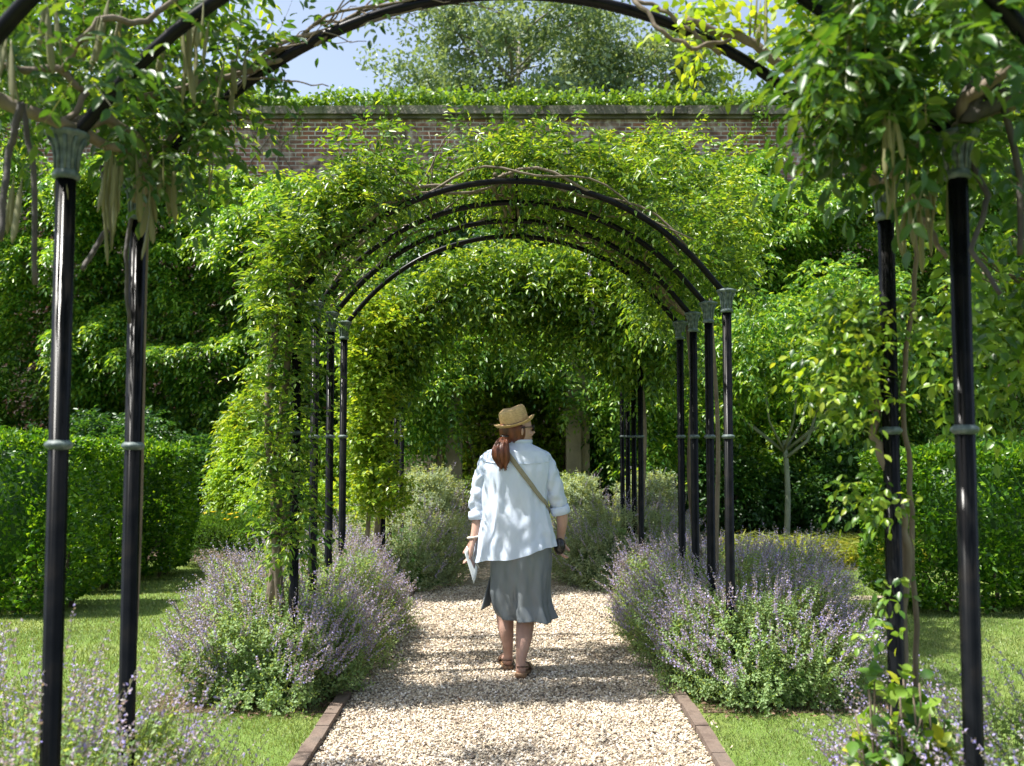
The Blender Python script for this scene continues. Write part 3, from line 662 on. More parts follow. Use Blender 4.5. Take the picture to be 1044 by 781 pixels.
def arbour(y0, label, jit):
    root = thing('iron_arbour', (0, y0+.75, 0), label, 'arbour', 'black iron arbours over the path'); k = 0
    def ch(name, me, loc, par, base=Vector((0, 0, 0))):
        o = bpy.data.objects.new(name, me); COL.objects.link(o); o.parent = par; o.location = Vector(loc) - base; return o
    rb = Vector(root.location)
    for i in range(4):
        y = y0+.5*i
        ch('arch', post_me['arch'], (0, y, 0), root, rb)
        for sg in (-1, 1):
            dz = jit.get((i, sg), 0)
            p = ch('post', post_me['shaft'], (sg*HW, y, 0), root, rb)
            ch('collar_ring', post_me['ring'], (0, 0, 1.5+dz), p); ch('capital', post_me['cap'], (0, 0, ZC), p)
    # rods tying the arches together
    for x, z in (AP[len(AP)//2],):
        mb = MB(); mb.tube([(x, y0-.03, z+.02), (x, y0+1.53, z+.02)], .008, 6); mb.build('tie_rod', M['iron'], root)
arbour(1.555, 'nearest black iron arbour, its tall posts standing in the foreground', {(2, -1): -.022, (3, -1): -.03, (2, 1): .02, (3, 1): .02})
arbour(5.35, 'middle black iron arbour of four arches, the woman walking beneath it', {(0, -1): .02})
arbour(9.0, 'farthest black iron arbour, almost buried in green leaves', {})

# ---------------------------------------------------------------- catmint mounds
def mound(x0, x1, y0, y1, h, label, nleaf, nspike, leaf=.024, spike=(.14, .3), seed=1, green=.0, lean=0., name='catmint_mound', cat='catmint', mat='cat', group='catmint mounds along the path', wild=1.0, front=0.55):
    root = thing(name, ((x0+x1)/2, (y0+y1)/2, 0), label, cat, group)
    cx, cy = (x0+x1)/2, (y0+y1)/2; hx, hy = (x1-x0)/2, (y1-y0)/2; g = SN(.5, seed=seed); g2 = SN(.16, seed=seed+3)
    def surf(n, zmin=0.0):
        """points on the mound's surface with normals"""
        th = rng.uniform(0, 2*PI, n); ph = np.arcsin(rng.uniform(zmin, 1, n)); e = .62
        f = lambda a: np.sign(a)*np.abs(a)**e
        a = rng.uniform(-1, 1, n); sd_ = rng.integers(0, 4, n); q = np.where((sd_ % 2)[:, None] == 0, np.stack([a, np.where(sd_ == 0, 1., -1.)], 1), np.stack([np.where(sd_ == 1, 1., -1.), a], 1))
        q = q/((np.abs(q)**3.2).sum(1)**(1/3.2))[:, None]
        d = np.stack([q[:, 0]*np.cos(ph)**.6, q[:, 1]*np.cos(ph)**.6, np.sin(ph)**.8], 1)
        bulge = 1 + .0*d[:, 2:3]
        P = np.array([cx, cy, 0]) + d*np.array([hx, hy, h]); nn = unit(d/np.array([hx, hy, h]))
        P = P + nn*(.10*g(P)+.04*g2(P))[:, None]
        return P, nn
    # leafy shoots: short stems with opposite leaf pairs
    mb = MB(); ns = nleaf//7; P, nn = surf(ns); P = P - nn*(rng.uniform(0, 1, ns)[:, None]**1.5)*.14
    D = unit(nn + np.array([0, 0, .5]) + rng.normal(size=P.shape)*.35); L = rng.uniform(.05, .10, ns)
    s1 = unit(np.cross(D, rdir(ns)))
    for k in range(3):
        s2 = np.cross(D, s1)
        for sg in (-1, 1):
            a = s1*sg + D*.45 + rng.normal(size=P.shape)*.2; q = P + D*(L*(k+.4)/3)[:, None]; s = rng.uniform(.7, 1.25, ns)*(1.1-.18*k)
            leaves(mb, q, a, D + rng.normal(size=P.shape)*.25, leaf*s, leaf*.62*s, T_DIA)
        s1 = s2
    leaves(mb, P + D*L[:, None], D, rdir(ns), leaf*.8, leaf*.45, T_DIA)
    leaves(mb, P - D*.05, D, rdir(ns), L+.05, .003, T_FLAT, 1)
    keep = mb.build('foliage', [M[mat], M['catstem']], root)
    # inner leafy bulk
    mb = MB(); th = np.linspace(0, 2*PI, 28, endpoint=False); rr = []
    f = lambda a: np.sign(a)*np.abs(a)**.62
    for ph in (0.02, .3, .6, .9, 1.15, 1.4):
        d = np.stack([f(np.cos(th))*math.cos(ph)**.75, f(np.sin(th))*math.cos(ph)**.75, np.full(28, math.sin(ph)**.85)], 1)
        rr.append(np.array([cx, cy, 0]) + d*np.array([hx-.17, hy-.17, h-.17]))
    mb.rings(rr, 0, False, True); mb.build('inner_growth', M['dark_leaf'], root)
    if nspike:
        P, nn = surf(int(nspike*2.6), .08)
        w = np.clip(P[:, 2]/h, 0, 1)**front; k = (rng.uniform(0, 1, len(P)) < w) | ((np.abs(nn[:, 0]) > .45) & (P[:, 2] > h*.2) & (rng.uniform(0, 1, len(P)) < .75)); P = P[k][:nspike]; nn = nn[k][:nspike]; n = len(P)
        out = nn*np.array([1, 1, .25]); D = unit(out*.75*wild + np.array([lean, 0, .85]) + rng.normal(size=P.shape)*.26); L = rng.uniform(*spike, n)
        bend = unit(out + rng.normal(size=P.shape)*.3)*.12
        mb = MB(); leaves(mb, P - D*.05, D, rdir(n), L+.05, .003, T_FLAT, 0); leaves(mb, P - D*.05, D, rdir(n), L+.05, .003, T_FLAT, 0)
        for k in range(9):
            t = .28 + .72*k/8; q0 = P + D*(L*t)[:, None]
            for j in range(4 if k < 8 else 2):
                a = rdir(n) + D*.5; s = rng.uniform(.6, 1.25, n)*(1.15-.5*t)
                q = q0 + rdir(n)*.006; bl = (rng.uniform(0, 1) < .5)
                leaves(mb, q, a, rdir(n), .016*s, .010*s, T_DIA, 1 if j % 2 == 0 else 2)
        mb.build('flower_spikes', [M['catstem'], M['flower'], M['calyx']], root)
    return root
mound(-2.0, -.86, 5.12, 7.9, .60, 'large catmint mound left of the path, around the middle arbour posts', 70000, 1500, seed=1, spike=(.10, .24), front=2.4)
mound(.84, 2.12, 5.15, 7.9, .59, 'large catmint mound right of the path with a broad green front', 70000, 1500, seed=2, spike=(.10, .24), front=2.4)
mound(-1.9, -.50, 8.95, 11.9, .66, 'second catmint mound on the left, beyond the woman and her leaflet', 42000, 520, seed=3, leaf=.030, front=1.0, mat='silver')
mound(.42, 1.95, 8.95, 11.9, .66, 'second catmint mound on the right, beyond the woman', 42000, 520, seed=4, leaf=.030, front=1.0, mat='silver')
mound(-2.2, -1.0, 2.0, 3.42, .60, 'out of focus catmint in the bottom left corner around the iron posts', 26000, 520, seed=5, spike=(.16, .34), leaf=.026, front=.3, wild=.9)
mound(1.02, 2.3, 2.1, 3.4, .52, 'out of focus catmint in the bottom right corner around the iron posts', 26000, 520, seed=6, spike=(.16, .32), leaf=.026, lean=-.35, front=.4)
mound(-1.45, -.62, 10.6, 12.1, 1.02, 'pale silvery shrub left of the woman, below the stone gateway', 26000, 60, seed=7, leaf=.04, name='silver_shrub', cat='shrub', mat='silver', group='silvery shrubs by the farthest arbour')
mound(.55, 1.05, 10.7, 12.0, .98, 'pale silvery shrub just right of the woman, beside the gateway column', 15000, 40, seed=8, leaf=.04, name='silver_shrub', cat='shrub', mat='silver', group='silvery shrubs by the farthest arbour')
mound(1.3, 1.95, 10.3, 12.0, 1.0, 'pale silvery shrub behind the right posts of the farthest arbour', 17000, 40, seed=9, leaf=.04, name='silver_shrub', cat='shrub', mat='silver', group='silvery shrubs by the farthest arbour')
mound(2.15, 2.75, 7.6, 8.5, .5, 'low yellow green and mauve catmint behind the large right mound', 9000, 260, seed=10, leaf=.026, front=.3)

# ---------------------------------------------------------------- climbers on the arbours
def wander(p0, p1, n=16, amp=.05, seed=0, sag=0):
    g = np.random.default_rng(seed); t = np.linspace(0, 1, n)[:, None]; p0 = np.array(p0, float); p1 = np.array(p1, float)
    ph = g.uniform(0, 6, 3); fr = g.uniform(5, 11, 3)
    return p0 + (p1-p0)*t + amp*np.sin(t*fr+ph)*np.sin(t*PI)**.5 - np.array([0, 0, 1])*sag*4*t*(1-t)
def arcpt(x, up=0):
    x = max(-1.2, min(1.2, x)); z = ZA-RA+math.sqrt(RA*RA-x*x); k = np.array([x, 0, z-(ZA-RA)]); k /= np.linalg.norm(k)
    return np.array([x, 0, z]) + k*up
def arc_stem(mb, x0, x1, y, up, r, seed, n=24, amp=.035):
    g = np.random.default_rng(seed); xs = np.linspace(x0, x1, n); ph = g.uniform(0, 6, 3); P = []
    for i, x in enumerate(xs):
        p = arcpt(x, up+amp*math.sin(i*.9+ph[0])); p[1] = y + 1.6*amp*math.sin(i*.55+ph[1]); P.append(p)
    mb.tube(P, np.linspace(r, r*.5, n), 7)

# middle arbour, left and top
def mid_wisteria():
    root = thing('wisteria_vine', (-1.35, 5.35, 0), 'wisteria climbing the left front post and spreading over the middle arbour', 'wisteria', 'climbers on the arbours')
    C = []; Rr = []
    def cl(x, y, z, r): C.append((x, y, z)); Rr.append(r)
    g = np.random.default_rng(11)
    # left pillar of leaves
    for i in range(46):
        t = i/46; px_ = 289 + g.normal()*10*(1.1-.3*t) ; py_ = 565 - t*330; p = at(px_, py_, 5.25+abs(g.normal())*.14); cl(*p, .10)
    for i in range(60):   # left shoulder: from the pillar up to the arch
        a = g.uniform(0, 1); p = at(278+a*115+g.normal()*12, 292-a*125+g.normal()*18, 5.22+abs(g.normal())*.09+(.9 if g.uniform() < .12 else 0)); cl(*p, .12)
    # over the roof
    for i in range(210):
        x = g.uniform(-1.25, 1.1); u = abs(g.normal())*.12+.08; y = g.uniform(5.35, 7.0)
        if -1.25 < x < -.3 and y > 5.5 and g.uniform() < .92: continue
        p = arcpt(x, u+.04); cl(p[0], y, p[2], .13)
    for i in range(70):   # tops that stand up
        x = g.uniform(-.95, .75); p = arcpt(x, g.uniform(.12, .29)); cl(p[0], g.uniform(5.5, 6.5), p[2], .12)
    for i in range(12):   # left side inside the row of posts, above the capitals
        p = (-1.42+g.normal()*.1, g.uniform(5.5, 7.0), g.uniform(2.1, 2.6)); cl(*p, .13)
    mb = MB(); k = len(C)//2
    clumps(mb, C, Rr, 11, .052, .165, 3, droop=.35, up=.35, rachis=1)
    # free shoots along the outline
    S_ = np.array([q for q in C if q[1] < 5.6 or q[0] > -.3 or q[0] < -1.3]); S_ = S_[g.integers(0, len(S_), 260)]
    sprigs(mb, S_ + rdir(260)*.12, rdir(260)+np.array([0, -.1, 1.0]), .28, 6, .038, .4, T_DIA, 0, .1)
    mb.build('foliage', [M['wist'], M['catstem']], root)
    mb = MB()
    C2 = [C[i] for i in g.integers(0, len(C), 90) if C[i][1] < 5.6 or C[i][0] > -.3]; clumps(mb, np.array(C2)+g.normal(size=(len(C2), 3))*.08+np.array([-.02, -.08, .06]), .10, 8, .036, .14, 4, droop=.3, up=.4); mb.build('young_leaves', M['young'], root)
    mb = MB()
    mb.tube(wander((-1.42, 5.62, 0), (-1.36, 5.30, 2.2), 22, .03, 1), np.linspace(.042, .022, 22), 8)
    mb.tube(wander((-1.40, 5.60, 0), (-1.26, 5.28, 2.4), 22, .05, 2), np.linspace(.03, .018, 22), 8)
    mb.tube(wander((-1.38, 5.5, .75), (-1.22, 5.34, 1.25), 8, .02, 9), np.linspace(.02, .012, 8), 7)
    for k, (y, up, r) in enumerate(((5.36, .04, .013), (5.32, .05, .010), (5.6, .06, .012), (5.9, .05, .010), (6.4, .05, .010))): arc_stem(mb, -1.2, 1.0 if k < 3 else .8, y, up, r, 20+k)
    for k in range(16):
        x = g.uniform(-1.1, .9); p = arcpt(x, .03); e = arcpt(x+g.normal()*.2, g.uniform(.2, .5)); y = g.uniform(5.3, 6.6)
        mb.tube(wander((p[0], y, p[2]), (e[0], y+g.normal()*.2, e[2]), 8, .02, 40+k), np.linspace(.008, .003, 8), 5)
    for k in range(3): mb.tube(wander((-.1+.05*k, 5.35, ZA+.04), (-.05+.04*k, 6.95, ZA+.05), 14, .03, 60+k), .012, 6)
    mb.build('stem', M['bark'], root)
mid_wisteria()
def mid_right():
    root = thing('wisteria_vine', (1.35, 6.85, 0), 'wisteria leaning over the right shoulder of the middle arbour, behind its front arch', 'wisteria', 'climbers on the arbours')
    g = np.random.default_rng(12); C = []
    for i in range(120): C.append(at(g.uniform(640, 765), g.uniform(160, 290), g.uniform(6.4, 8.2)))
    for i in range(50): C.append(at(g.uniform(610, 700), g.uniform(150, 235), g.uniform(6.3, 7.4)))
    for i in range(30): C.append(at(g.uniform(655, 705), g.uniform(285, 340), g.uniform(7.0, 8.0)))
    C = [c_ for c_ in C if not (abs(c_[0]) < 1.1 and c_[2] < ZA-RA+math.sqrt(max(.0, RA*RA-min(1.44, c_[0]**2))))]
    mb = MB(); clumps(mb, C, .15, 10, .058, .18, 3, droop=.4, up=.3); mb.build('foliage', M['wist'], root)
    mb = MB(); clumps(mb, np.array(C)[::3]+np.array([0, -.12, .08]), .1, 7, .04, .15, 4, droop=.3); mb.build('young_leaves', M['young'], root)
    mb = MB(); mb.tube(wander((1.38, 6.9, 0), (1.3, 6.88, 2.4), 22, .03, 3), np.linspace(.035, .02, 22), 8); mb.tube(wander((1.33, 6.0, 0), (1.3, 6.05, 2.4), 22, .02, 7), np.linspace(.018, .012, 22), 8)
    for k in range(5): arc_stem(mb, 1.2, .2, 6.5+.1*k, .05, .014, 80+k)
    build_each(mb, 'stem', M['bark'], root)
mid_right()
def far_wisteria():
    root = thing('wisteria_vine', (-1.45, 9.0, 0), 'dense bright wisteria covering the farthest arbour like a dome', 'wisteria', 'climbers on the arbours')
    g = np.random.default_rng(13); C = []; Y = []
    for i in range(240):
        x = g.uniform(-1.5, 1.5); xx = max(-1.22, min(1.22, x)); p = arcpt(xx, g.uniform(-.12, .40)); C.append((x, g.uniform(8.75, 9.6), p[2]))
    for i in range(120):
        x = g.uniform(-1.5, 1.5); xx = max(-1.22, min(1.22, x)); p = arcpt(xx, g.uniform(.0, .42)); C.append((x, g.uniform(9.3, 10.6), p[2]))
    for i in range(70): C.append(at(g.uniform(372, 412), g.uniform(300, 400), g.uniform(8.8, 9.4)))
    for i in range(90): C.append(at(g.uniform(622, 700), g.uniform(280, 390), g.uniform(8.9, 9.9)))
    for i in range(60): C.append(at(g.uniform(590, 690), g.uniform(240, 300), g.uniform(8.8, 9.6)))
    for i in range(34): C.append(at(g.uniform(400, 630), g.uniform(330, 352), g.uniform(8.8, 9.6)))
    mb = MB(); clumps(mb, C, .17, 13, .070, .21, 3, droop=.6, up=.15); mb.build('foliage', M['wist'], root)
    mb = MB(); clumps(mb, np.array(C)[::2]+np.array([0, -.14, .06]), .12, 7, .055, .17, 3, droop=.5, up=.2); mb.build('young_leaves', M['young'], root)  # extra layer of lighter leaf colour, added to brighten the dome
    mb = MB()
    for i in range(3): arc_stem(mb, -1.2, 1.2, 9.0+.3*i, .04, .02, 90+i)
    mb.tube(wander((-1.3, 9.0, 0), (-1.28, 9.0, 2.4), 20, .03, 5), np.linspace(.04, .025, 20), 8); mb.tube(wander((1.3, 9.3, 0), (1.28, 9.3, 2.4), 20, .03, 6), np.linspace(.04, .025, 20), 8)
    build_each(mb, 'stem', M['bark'], root)
    # two late flower racemes
    mb = MB()
    for q, Yq in (((601, 268), 8.7), ((604, 318), 8.75)):
        p = at(*q, Yq)
        for k in range(60):
            t = k/60; d = rdir(1)[0]; a = np.array([p + np.array([0, 0, .1-.24*t]) + d*.028*(1.1-t)]); leaves(mb, a, rdir(1), rdir(1), .02, .018)
    mb.build('flower_raceme', M['wflower'], root)
far_wisteria()
def pillar_rose():
    root = thing('climbing_shrub', (-1.35, 8.6, 0), 'yellow green leafy climber rising up the left posts of the farthest arbour', 'climber', 'climbers on the arbours')
    g = np.random.default_rng(14); C = []
    for i in range(95):
        t = i/95; C.append(at(377+g.normal()*13+6*math.sin(t*9), 520-t*215, 8.55+abs(g.normal())*.2))
    mb = MB(); n = 2600; idx = g.integers(0, len(C), n); P = np.array(C)[idx] + g.normal(size=(n, 3))*.07
    sprigs(mb, P, rdir(n)+np.array([0, -.4, .25]), .10, 2, .05, .62, T_DIA, 0, .2); mb.build('foliage', M['young'], root)
    mb = MB(); mb.tube(wander((-1.33, 8.7, 0), (-1.3, 8.75, 2.6), 20, .03, 15), np.linspace(.025, .012, 20), 7); mb.build('stem', M['bark'], root)
pillar_rose()

# near arbour: leaves, pods and stems overhead
POD = []
for v in range(9):
    g = np.random.default_rng(200+v); mb = MB(); L = g.uniform(.08, .18); t = np.linspace(0, 1, 12)
    w = np.interp(t, [0, .08, .2, .45, .8, .95, 1], [.0015, .0015, .006, .0085, .0095, .006, .001]) + .0008*np.sin(t*26)
    mb.tube(np.stack([.005*np.sin(t*2.4+v)*t, .004*np.cos(t*3+v)*t, -L*t], 1), w, 8, flat=.42); POD.append(mb.mesh('seed_pod', M['pod']))
def pods(root, spots, g):
    for (px_, py_, Yq, n, sp) in spots:
        for k in range(n):
            p = at(px_+g.normal()*sp, py_+g.normal()*sp*1.1, Yq+g.normal()*.05)
            o = bpy.data.objects.new('seed_pod', POD[g.integers(0, 9)]); COL.objects.link(o); o.parent = root
            o.location = Vector(p)-root.location; o.rotation_euler = (g.normal()*.09, g.normal()*.09, g.uniform(0, 6.3)); s = g.uniform(.75, 1.3); o.scale = (s*g.uniform(.7, 1.05), s*.9, s)
def near_left():
    root = thing('wisteria_vine', (-1.4, 2.5, 0), 'wisteria with long hanging seed pods over the top left of the nearest arbour', 'wisteria', 'climbers on the arbours')
    g = np.random.default_rng(15); C = []
    for i in range(60): C.append(at(g.uniform(-60, 215), g.uniform(-60, 75), g.uniform(2.3, 3.6)))
    for i in range(22): C.append(at(g.uniform(75, 215), g.uniform(70, 165), g.uniform(2.7, 3.3)))
    for i in range(26): C.append(at(g.uniform(-50, 60), g.uniform(60, 135), g.uniform(2.9, 4.0)))
    for i in range(6): C.append(at(g.uniform(190, 250), g.uniform(-50, 5), g.uniform(2.9, 3.3)))
    for i in range(7): C.append(at(g.uniform(180, 350), 0, 3.05) if False else (lambda x_: np.array([x_, 3.05+g.normal()*.05, ZA-RA+math.sqrt(RA*RA-x_*x_)+.05+abs(g.normal())*.03]))(g.uniform(-1.15, -.8)))
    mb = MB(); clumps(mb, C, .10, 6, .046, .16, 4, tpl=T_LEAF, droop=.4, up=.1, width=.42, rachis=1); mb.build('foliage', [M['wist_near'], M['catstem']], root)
    mb = MB(); C2 = [at(g.uniform(-60, 240), g.uniform(-60, 150), g.uniform(3.2, 4.3)) for i in range(52)]
    clumps(mb, C2, .10, 6, .045, .18, 4, tpl=T_LANCE, droop=.4, up=.3, width=.42); mb.build('young_leaves', M['young'], root)
    pods(root, [(10, 40, 2.3, 7, 12), (48, -10, 2.4, 4, 8), (112, 10, 2.5, 6, 11), (62, 140, 2.6, 3, 7), (100, 195, 2.7, 5, 9), (118, 160, 2.7, 12, 11), (160, 165, 2.85, 13, 10), (150, 210, 2.8, 4, 8), (205, 10, 2.6, 7, 12), (185, 30, 2.7, 5, 8), (238, 55, 2.9, 5, 8), (215, 150, 3.0, 2, 6), (15, 180, 2.5, 3, 8)], g)
    mb = MB()
    def st(pts, r0, r1, seed, dark=0):
        P = [at(a, b, y) for a, b, y in pts]; Q = []
        for i in range(len(P)-1): Q += list(wander(P[i], P[i+1], 8, .006 if not dark else .004, seed+i))[:-1]
        Q.append(P[-1]); mb.tube(Q, np.linspace(r0, r1, len(Q)), 8, m=dark)
    st([(-30, 90, 2.4), (60, 125, 2.5), (130, 155, 2.75), (150, 190, 2.95), (142, 225, 3.05)], .022, .006, 1)
    st([(-30, 70, 2.5), (60, 70, 2.55), (88, 95, 2.6), (66, 126, 2.52)], .013, .008, 2)
    st([(62, 72, 2.55), (100, 20, 2.5), (150, 22, 2.6), (230, -50, 2.7)], .010, .008, 3)
    st([(62, 128, 2.56), (110, 120, 2.7), (150, 150, 2.9), (137, 205, 3.0)], .02, .012, 4)
    st([(140, 100, 2.9), (235, 78, 3.0), (290, 60, 3.05), (345, 30, 3.05), (430, 8, 3.05)], .012, .005, 5)
    st([(235, 78, 3.0), (290, 82, 3.0), (335, 88, 3.0)], .004, .002, 6)
    st([(22, 105, 2.35), (8, 160, 2.35), (0, 245, 2.3)], .010, .008, 8, 1); st([(22, 105, 2.4), (34, 170, 2.4), (36, 290, 2.4)], .008, .007, 9, 1)
    st([(104, 170, 2.9), (112, 230, 2.85), (96, 255, 2.8), (84, 275, 2.75)], .009, .007, 10, 1); st([(137, 205, 3.05), (128, 260, 3.0), (132, 330, 3.02)], .008, .006, 11, 1)
    mb.build('stem', [M['bark'], M['darkbark']], root)
near_left()
def arch_twigs():
    root = thing('woody_vine', (-1.2, 3.05, 0), 'bare woody vine with dry twigs wound around the second hoop of the nearest arbour', 'vine', 'climbers on the arbours')
    g = np.random.default_rng(55); mb = MB()
    mb.tube(wander((-1.268, 3.125, 0), (-1.22, 3.09, 2.42), 20, .006, 5), np.linspace(.013, .010, 20), 7)
    arc_stem(mb, -1.2, -.25, 3.05, .026, .011, 5, amp=.012); arc_stem(mb, -1.2, -.5, 3.06, .034, .008, 6, amp=.018); arc_stem(mb, -.9, .1, 3.03, .03, .006, 8, amp=.015)
    for k in range(26):
        x = g.uniform(-1.1, -.1); p = arcpt(x, .03); e = arcpt(x+g.uniform(.05, .25), g.uniform(-.10, .12)); mb.tube(wander((p[0], 3.05, p[2]), (e[0], 3.0+g.normal()*.06, e[2]), 7, .012, 70+k), np.linspace(.0035, .0012, 7), 5)
    mb.build('stem', M['bark'], root)
    mb = MB(); C = [arcpt(g.uniform(-1.15, -.35), g.uniform(.0, .09))*np.array([1, 0, 1])+np.array([0, 3.05, 0]) for i in range(26)]
    clumps(mb, C, .04, 2, .034, .09, 2, tpl=T_LEAF, droop=.4, width=.5); mb.build('foliage', M['wist_near'], root)
arch_twigs()
def near_right():
    root = thing('wisteria_vine', (1.4, 2.5, 0), 'large-leaved wisteria crowding the top right of the nearest arbour', 'wisteria', 'climbers on the arbours')
    g = np.random.default_rng(16); C = []
    for i in range(74): C.append(at(g.uniform(850, 1110), g.uniform(-70, 95), g.uniform(2.1, 3.3)))
    for i in range(26): C.append(at(g.uniform(835, 910), g.uniform(30, 120), g.uniform(2.3, 2.9)))
    for i in range(26): C.append(at(g.uniform(860, 1070), g.uniform(90, 160), g.uniform(2.4, 3.1)))
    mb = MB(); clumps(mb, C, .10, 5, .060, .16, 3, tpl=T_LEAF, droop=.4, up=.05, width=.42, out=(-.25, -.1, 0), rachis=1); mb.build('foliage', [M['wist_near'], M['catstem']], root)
    mb = MB(); C2 = [at(g.uniform(700, 840), g.uniform(-20, 60), g.uniform(2.9, 3.3)) for i in range(22)] + [at(g.uniform(850, 1080), g.uniform(-60, 170), g.uniform(3.2, 4.2)) for i in range(45)]
    clumps(mb, C2, .085, 6, .042, .13, 3, tpl=T_LANCE, droop=.3, up=.3, width=.5); mb.build('young_leaves', M['young'], root)
    pods(root, [(770, -10, 2.9, 4, 7), (905, 110, 2.4, 4, 5), (912, 150, 2.5, 8, 8), (938, 175, 2.7, 12, 10), (870, -10, 2.4, 3, 6), (925, 205, 2.7, 4, 7)], g)
    mb = MB()
    def st(pts, r0, r1, seed, dark=0):
        P = [at(a, b, y) for a, b, y in pts]; Q = []
        for i in range(len(P)-1): Q += list(wander(P[i], P[i+1], 8, .006 if not dark else .004, seed+i))[:-1]
        Q.append(P[-1]); mb.tube(Q, np.linspace(r0, r1, len(Q)), 8, m=dark)
    st([(560, -8, 3.02), (640, -4, 3.02), (680, 12, 3.0), (715, 42, 3.0), (735, 55, 3.0)], .005, .009, 21)
    st([(640, -10, 3.0), (672, 30, 2.95), (705, 50, 2.95), (745, 40, 2.95)], .008, .006, 22)
    st([(700, 20, 3.0), (770, 45, 3.0), (830, 95, 3.0), (895, 190, 3.03)], .014, .020, 23)
    st([(1060, 40, 2.4), (1015, 80, 2.45), (985, 100, 2.5), (975, 140, 2.55)], .014, .02, 24)
    st([(1060, 95, 2.5), (960, 130, 2.6), (900, 190, 2.9)], .022, .016, 25)
    st([(975, 135, 2.58), (1008, 200, 2.5), (990, 255, 2.45), (1020, 300, 2.4)], .009, .006, 26, 1); st([(1020, 95, 2.5), (1040, 180, 2.5), (1040, 260, 2.5)], .010, .008, 27, 1)
    st([(930, 190, 2.9), (945, 230, 2.85), (965, 262, 2.8)], .010, .007, 28)
    st([(975, 120, 2.56), (1000, 85, 2.5), (1020, 100, 2.5), (985, 125, 2.5), (1010, 70, 2.52)], .028, .02, 29, 1)
    mb.build('stem', [M['bark'], M['darkbark']], root)
near_right()
def post_vine():
    root = thing('young_vine', (1.3, 3.05, 0), 'young vine with a thin twisting trunk climbing the second right post', 'vine', 'climbers on the arbours')
    g = np.random.default_rng(17); mb = MB()
    C = [at(g.uniform(858, 950), g.uniform(300, 350), g.uniform(2.9, 3.15)) for i in range(20)] + [at(g.uniform(835, 905), g.uniform(345, 425), g.uniform(2.9, 3.15)) for i in range(20)] + [at(g.uniform(875, 925), g.uniform(495, 520), 2.95) for i in range(5)] + [at(g.uniform(905, 945), g.uniform(600, 650), 2.95) for i in range(2)]
    n = 480; idx = g.integers(0, len(C), n); P = np.array(C)[idx]+g.normal(size=(n, 3))*.035+np.array([0, .12, 0])
    sprigs(mb, P, rdir(n)+np.array([-.2, -.2, -.2]), .07, 1, .034, .55, T_LEAF, 0, .5); mb.build('foliage', M['wist'], root)
    mb = MB(); n = 130; P = np.array(C)[g.integers(0, len(C), n)]+g.normal(size=(n, 3))*.05+np.array([-.03, -.02, 0])
    sprigs(mb, P, rdir(n)+np.array([-.4, 0, -.1]), .06, 1, .03, .55, T_LEAF, 0, .4); mb.build('young_leaves', M['young'], root)
    mb = MB()
    def st(pts, r0, r1, seed):
        P = [at(a, b, y+.1) for a, b, y in pts]; Q = []
        for i in range(len(P)-1): Q += list(wander(P[i], P[i+1], 7, .006, seed+i))[:-1]
        Q.append(P[-1]); mb.tube(Q, np.linspace(r0, r1, len(Q)), 8)
    b = at(922, 690, 3.0); st([(928, 905, 3.0), (918, 690, 3.0), (925, 560, 3.0), (918, 520, 2.98), (900, 470, 2.96), (890, 440, 2.98), (905, 370, 3.0), (902, 320, 3.0)], .020, .010, 31)
    st([(936, 905, 3.02), (934, 700, 3.02), (930, 520, 3.02), (920, 400, 3.0), (935, 260, 2.95), (925, 180, 2.9)], .010, .008, 41)
    st([(912, 380, 3.0), (880, 375, 2.97), (862, 368, 2.95)], .006, .004, 51); mb.build('stem', M['bark'], root)
post_vine()
def edge_shrub():
    root = thing('leafy_sapling', (2.05, 3.4, 0), 'leafy sapling with broad bright leaves at the right edge above the hedge', 'sapling')
    g = np.random.default_rng(18); mb = MB(); C = [at(g.uniform(965, 1100), g.uniform(235, 400), g.uniform(3.2, 3.9)) for i in range(60)]
    n = 520; P = np.array(C)[g.integers(0, len(C), n)]+g.normal(size=(n, 3))*.08
    sprigs(mb, P, rdir(n)+np.array([0, 0, -.3]), .13, 2, .055, .5, T_LEAF, 0, .5); mb.build('foliage', M['wist'], root)
    mb = MB(); b = np.array([2.1, 3.5, 0])
    mb.tube(wander(b, (2.05, 3.5, 2.4), 14, .04, 3), np.linspace(.022, .01, 14), 7)
    for i in range(12):
        c_ = C[i*4]; mb.tube(wander((2.06, 3.5, c_[2]-.25), c_, 6, .02, i), np.linspace(.007, .003, 6), 5)
    mb.build('stem', M['bark'], root)
edge_shrub()
def gold_shrub():
    root = thing('golden_shrub', (1.22, 3.0, 0), 'small bright green shrub with yellow tinged leaves at the foot of the right posts', 'shrub')
    g = np.random.default_rng(19); mb = MB(); mb2 = MB(); st = MB()
    for i in range(46):
        e = at(g.uniform(866, 968), g.uniform(690, 815), g.uniform(2.7, 3.0)); st.tube(wander((1.22, 3.0, 0), e, 7, .02, i), np.linspace(.006, .003, 7), 5)
        n = 15; t = rng.uniform(.5, 1.05, n)[:, None]; P = np.array([1.22, 3.0, 0])*(1-t)+e*t; tgt = mb if i % 4 == 0 else mb2
        d = rdir(n); d[:, 2] += .3; leaves(tgt, P, d, rdir(n)*.5+np.array([0, -.4, 1]), .05*rng.uniform(.7, 1.2, n), .034*rng.uniform(.8, 1.2, n), T_LEAF)
    mb.build('yellow_leaves', M['yellow'], root); mb2.build('foliage', M['wist'], root); st.build('stem', M['bark'], root)
gold_shrub()
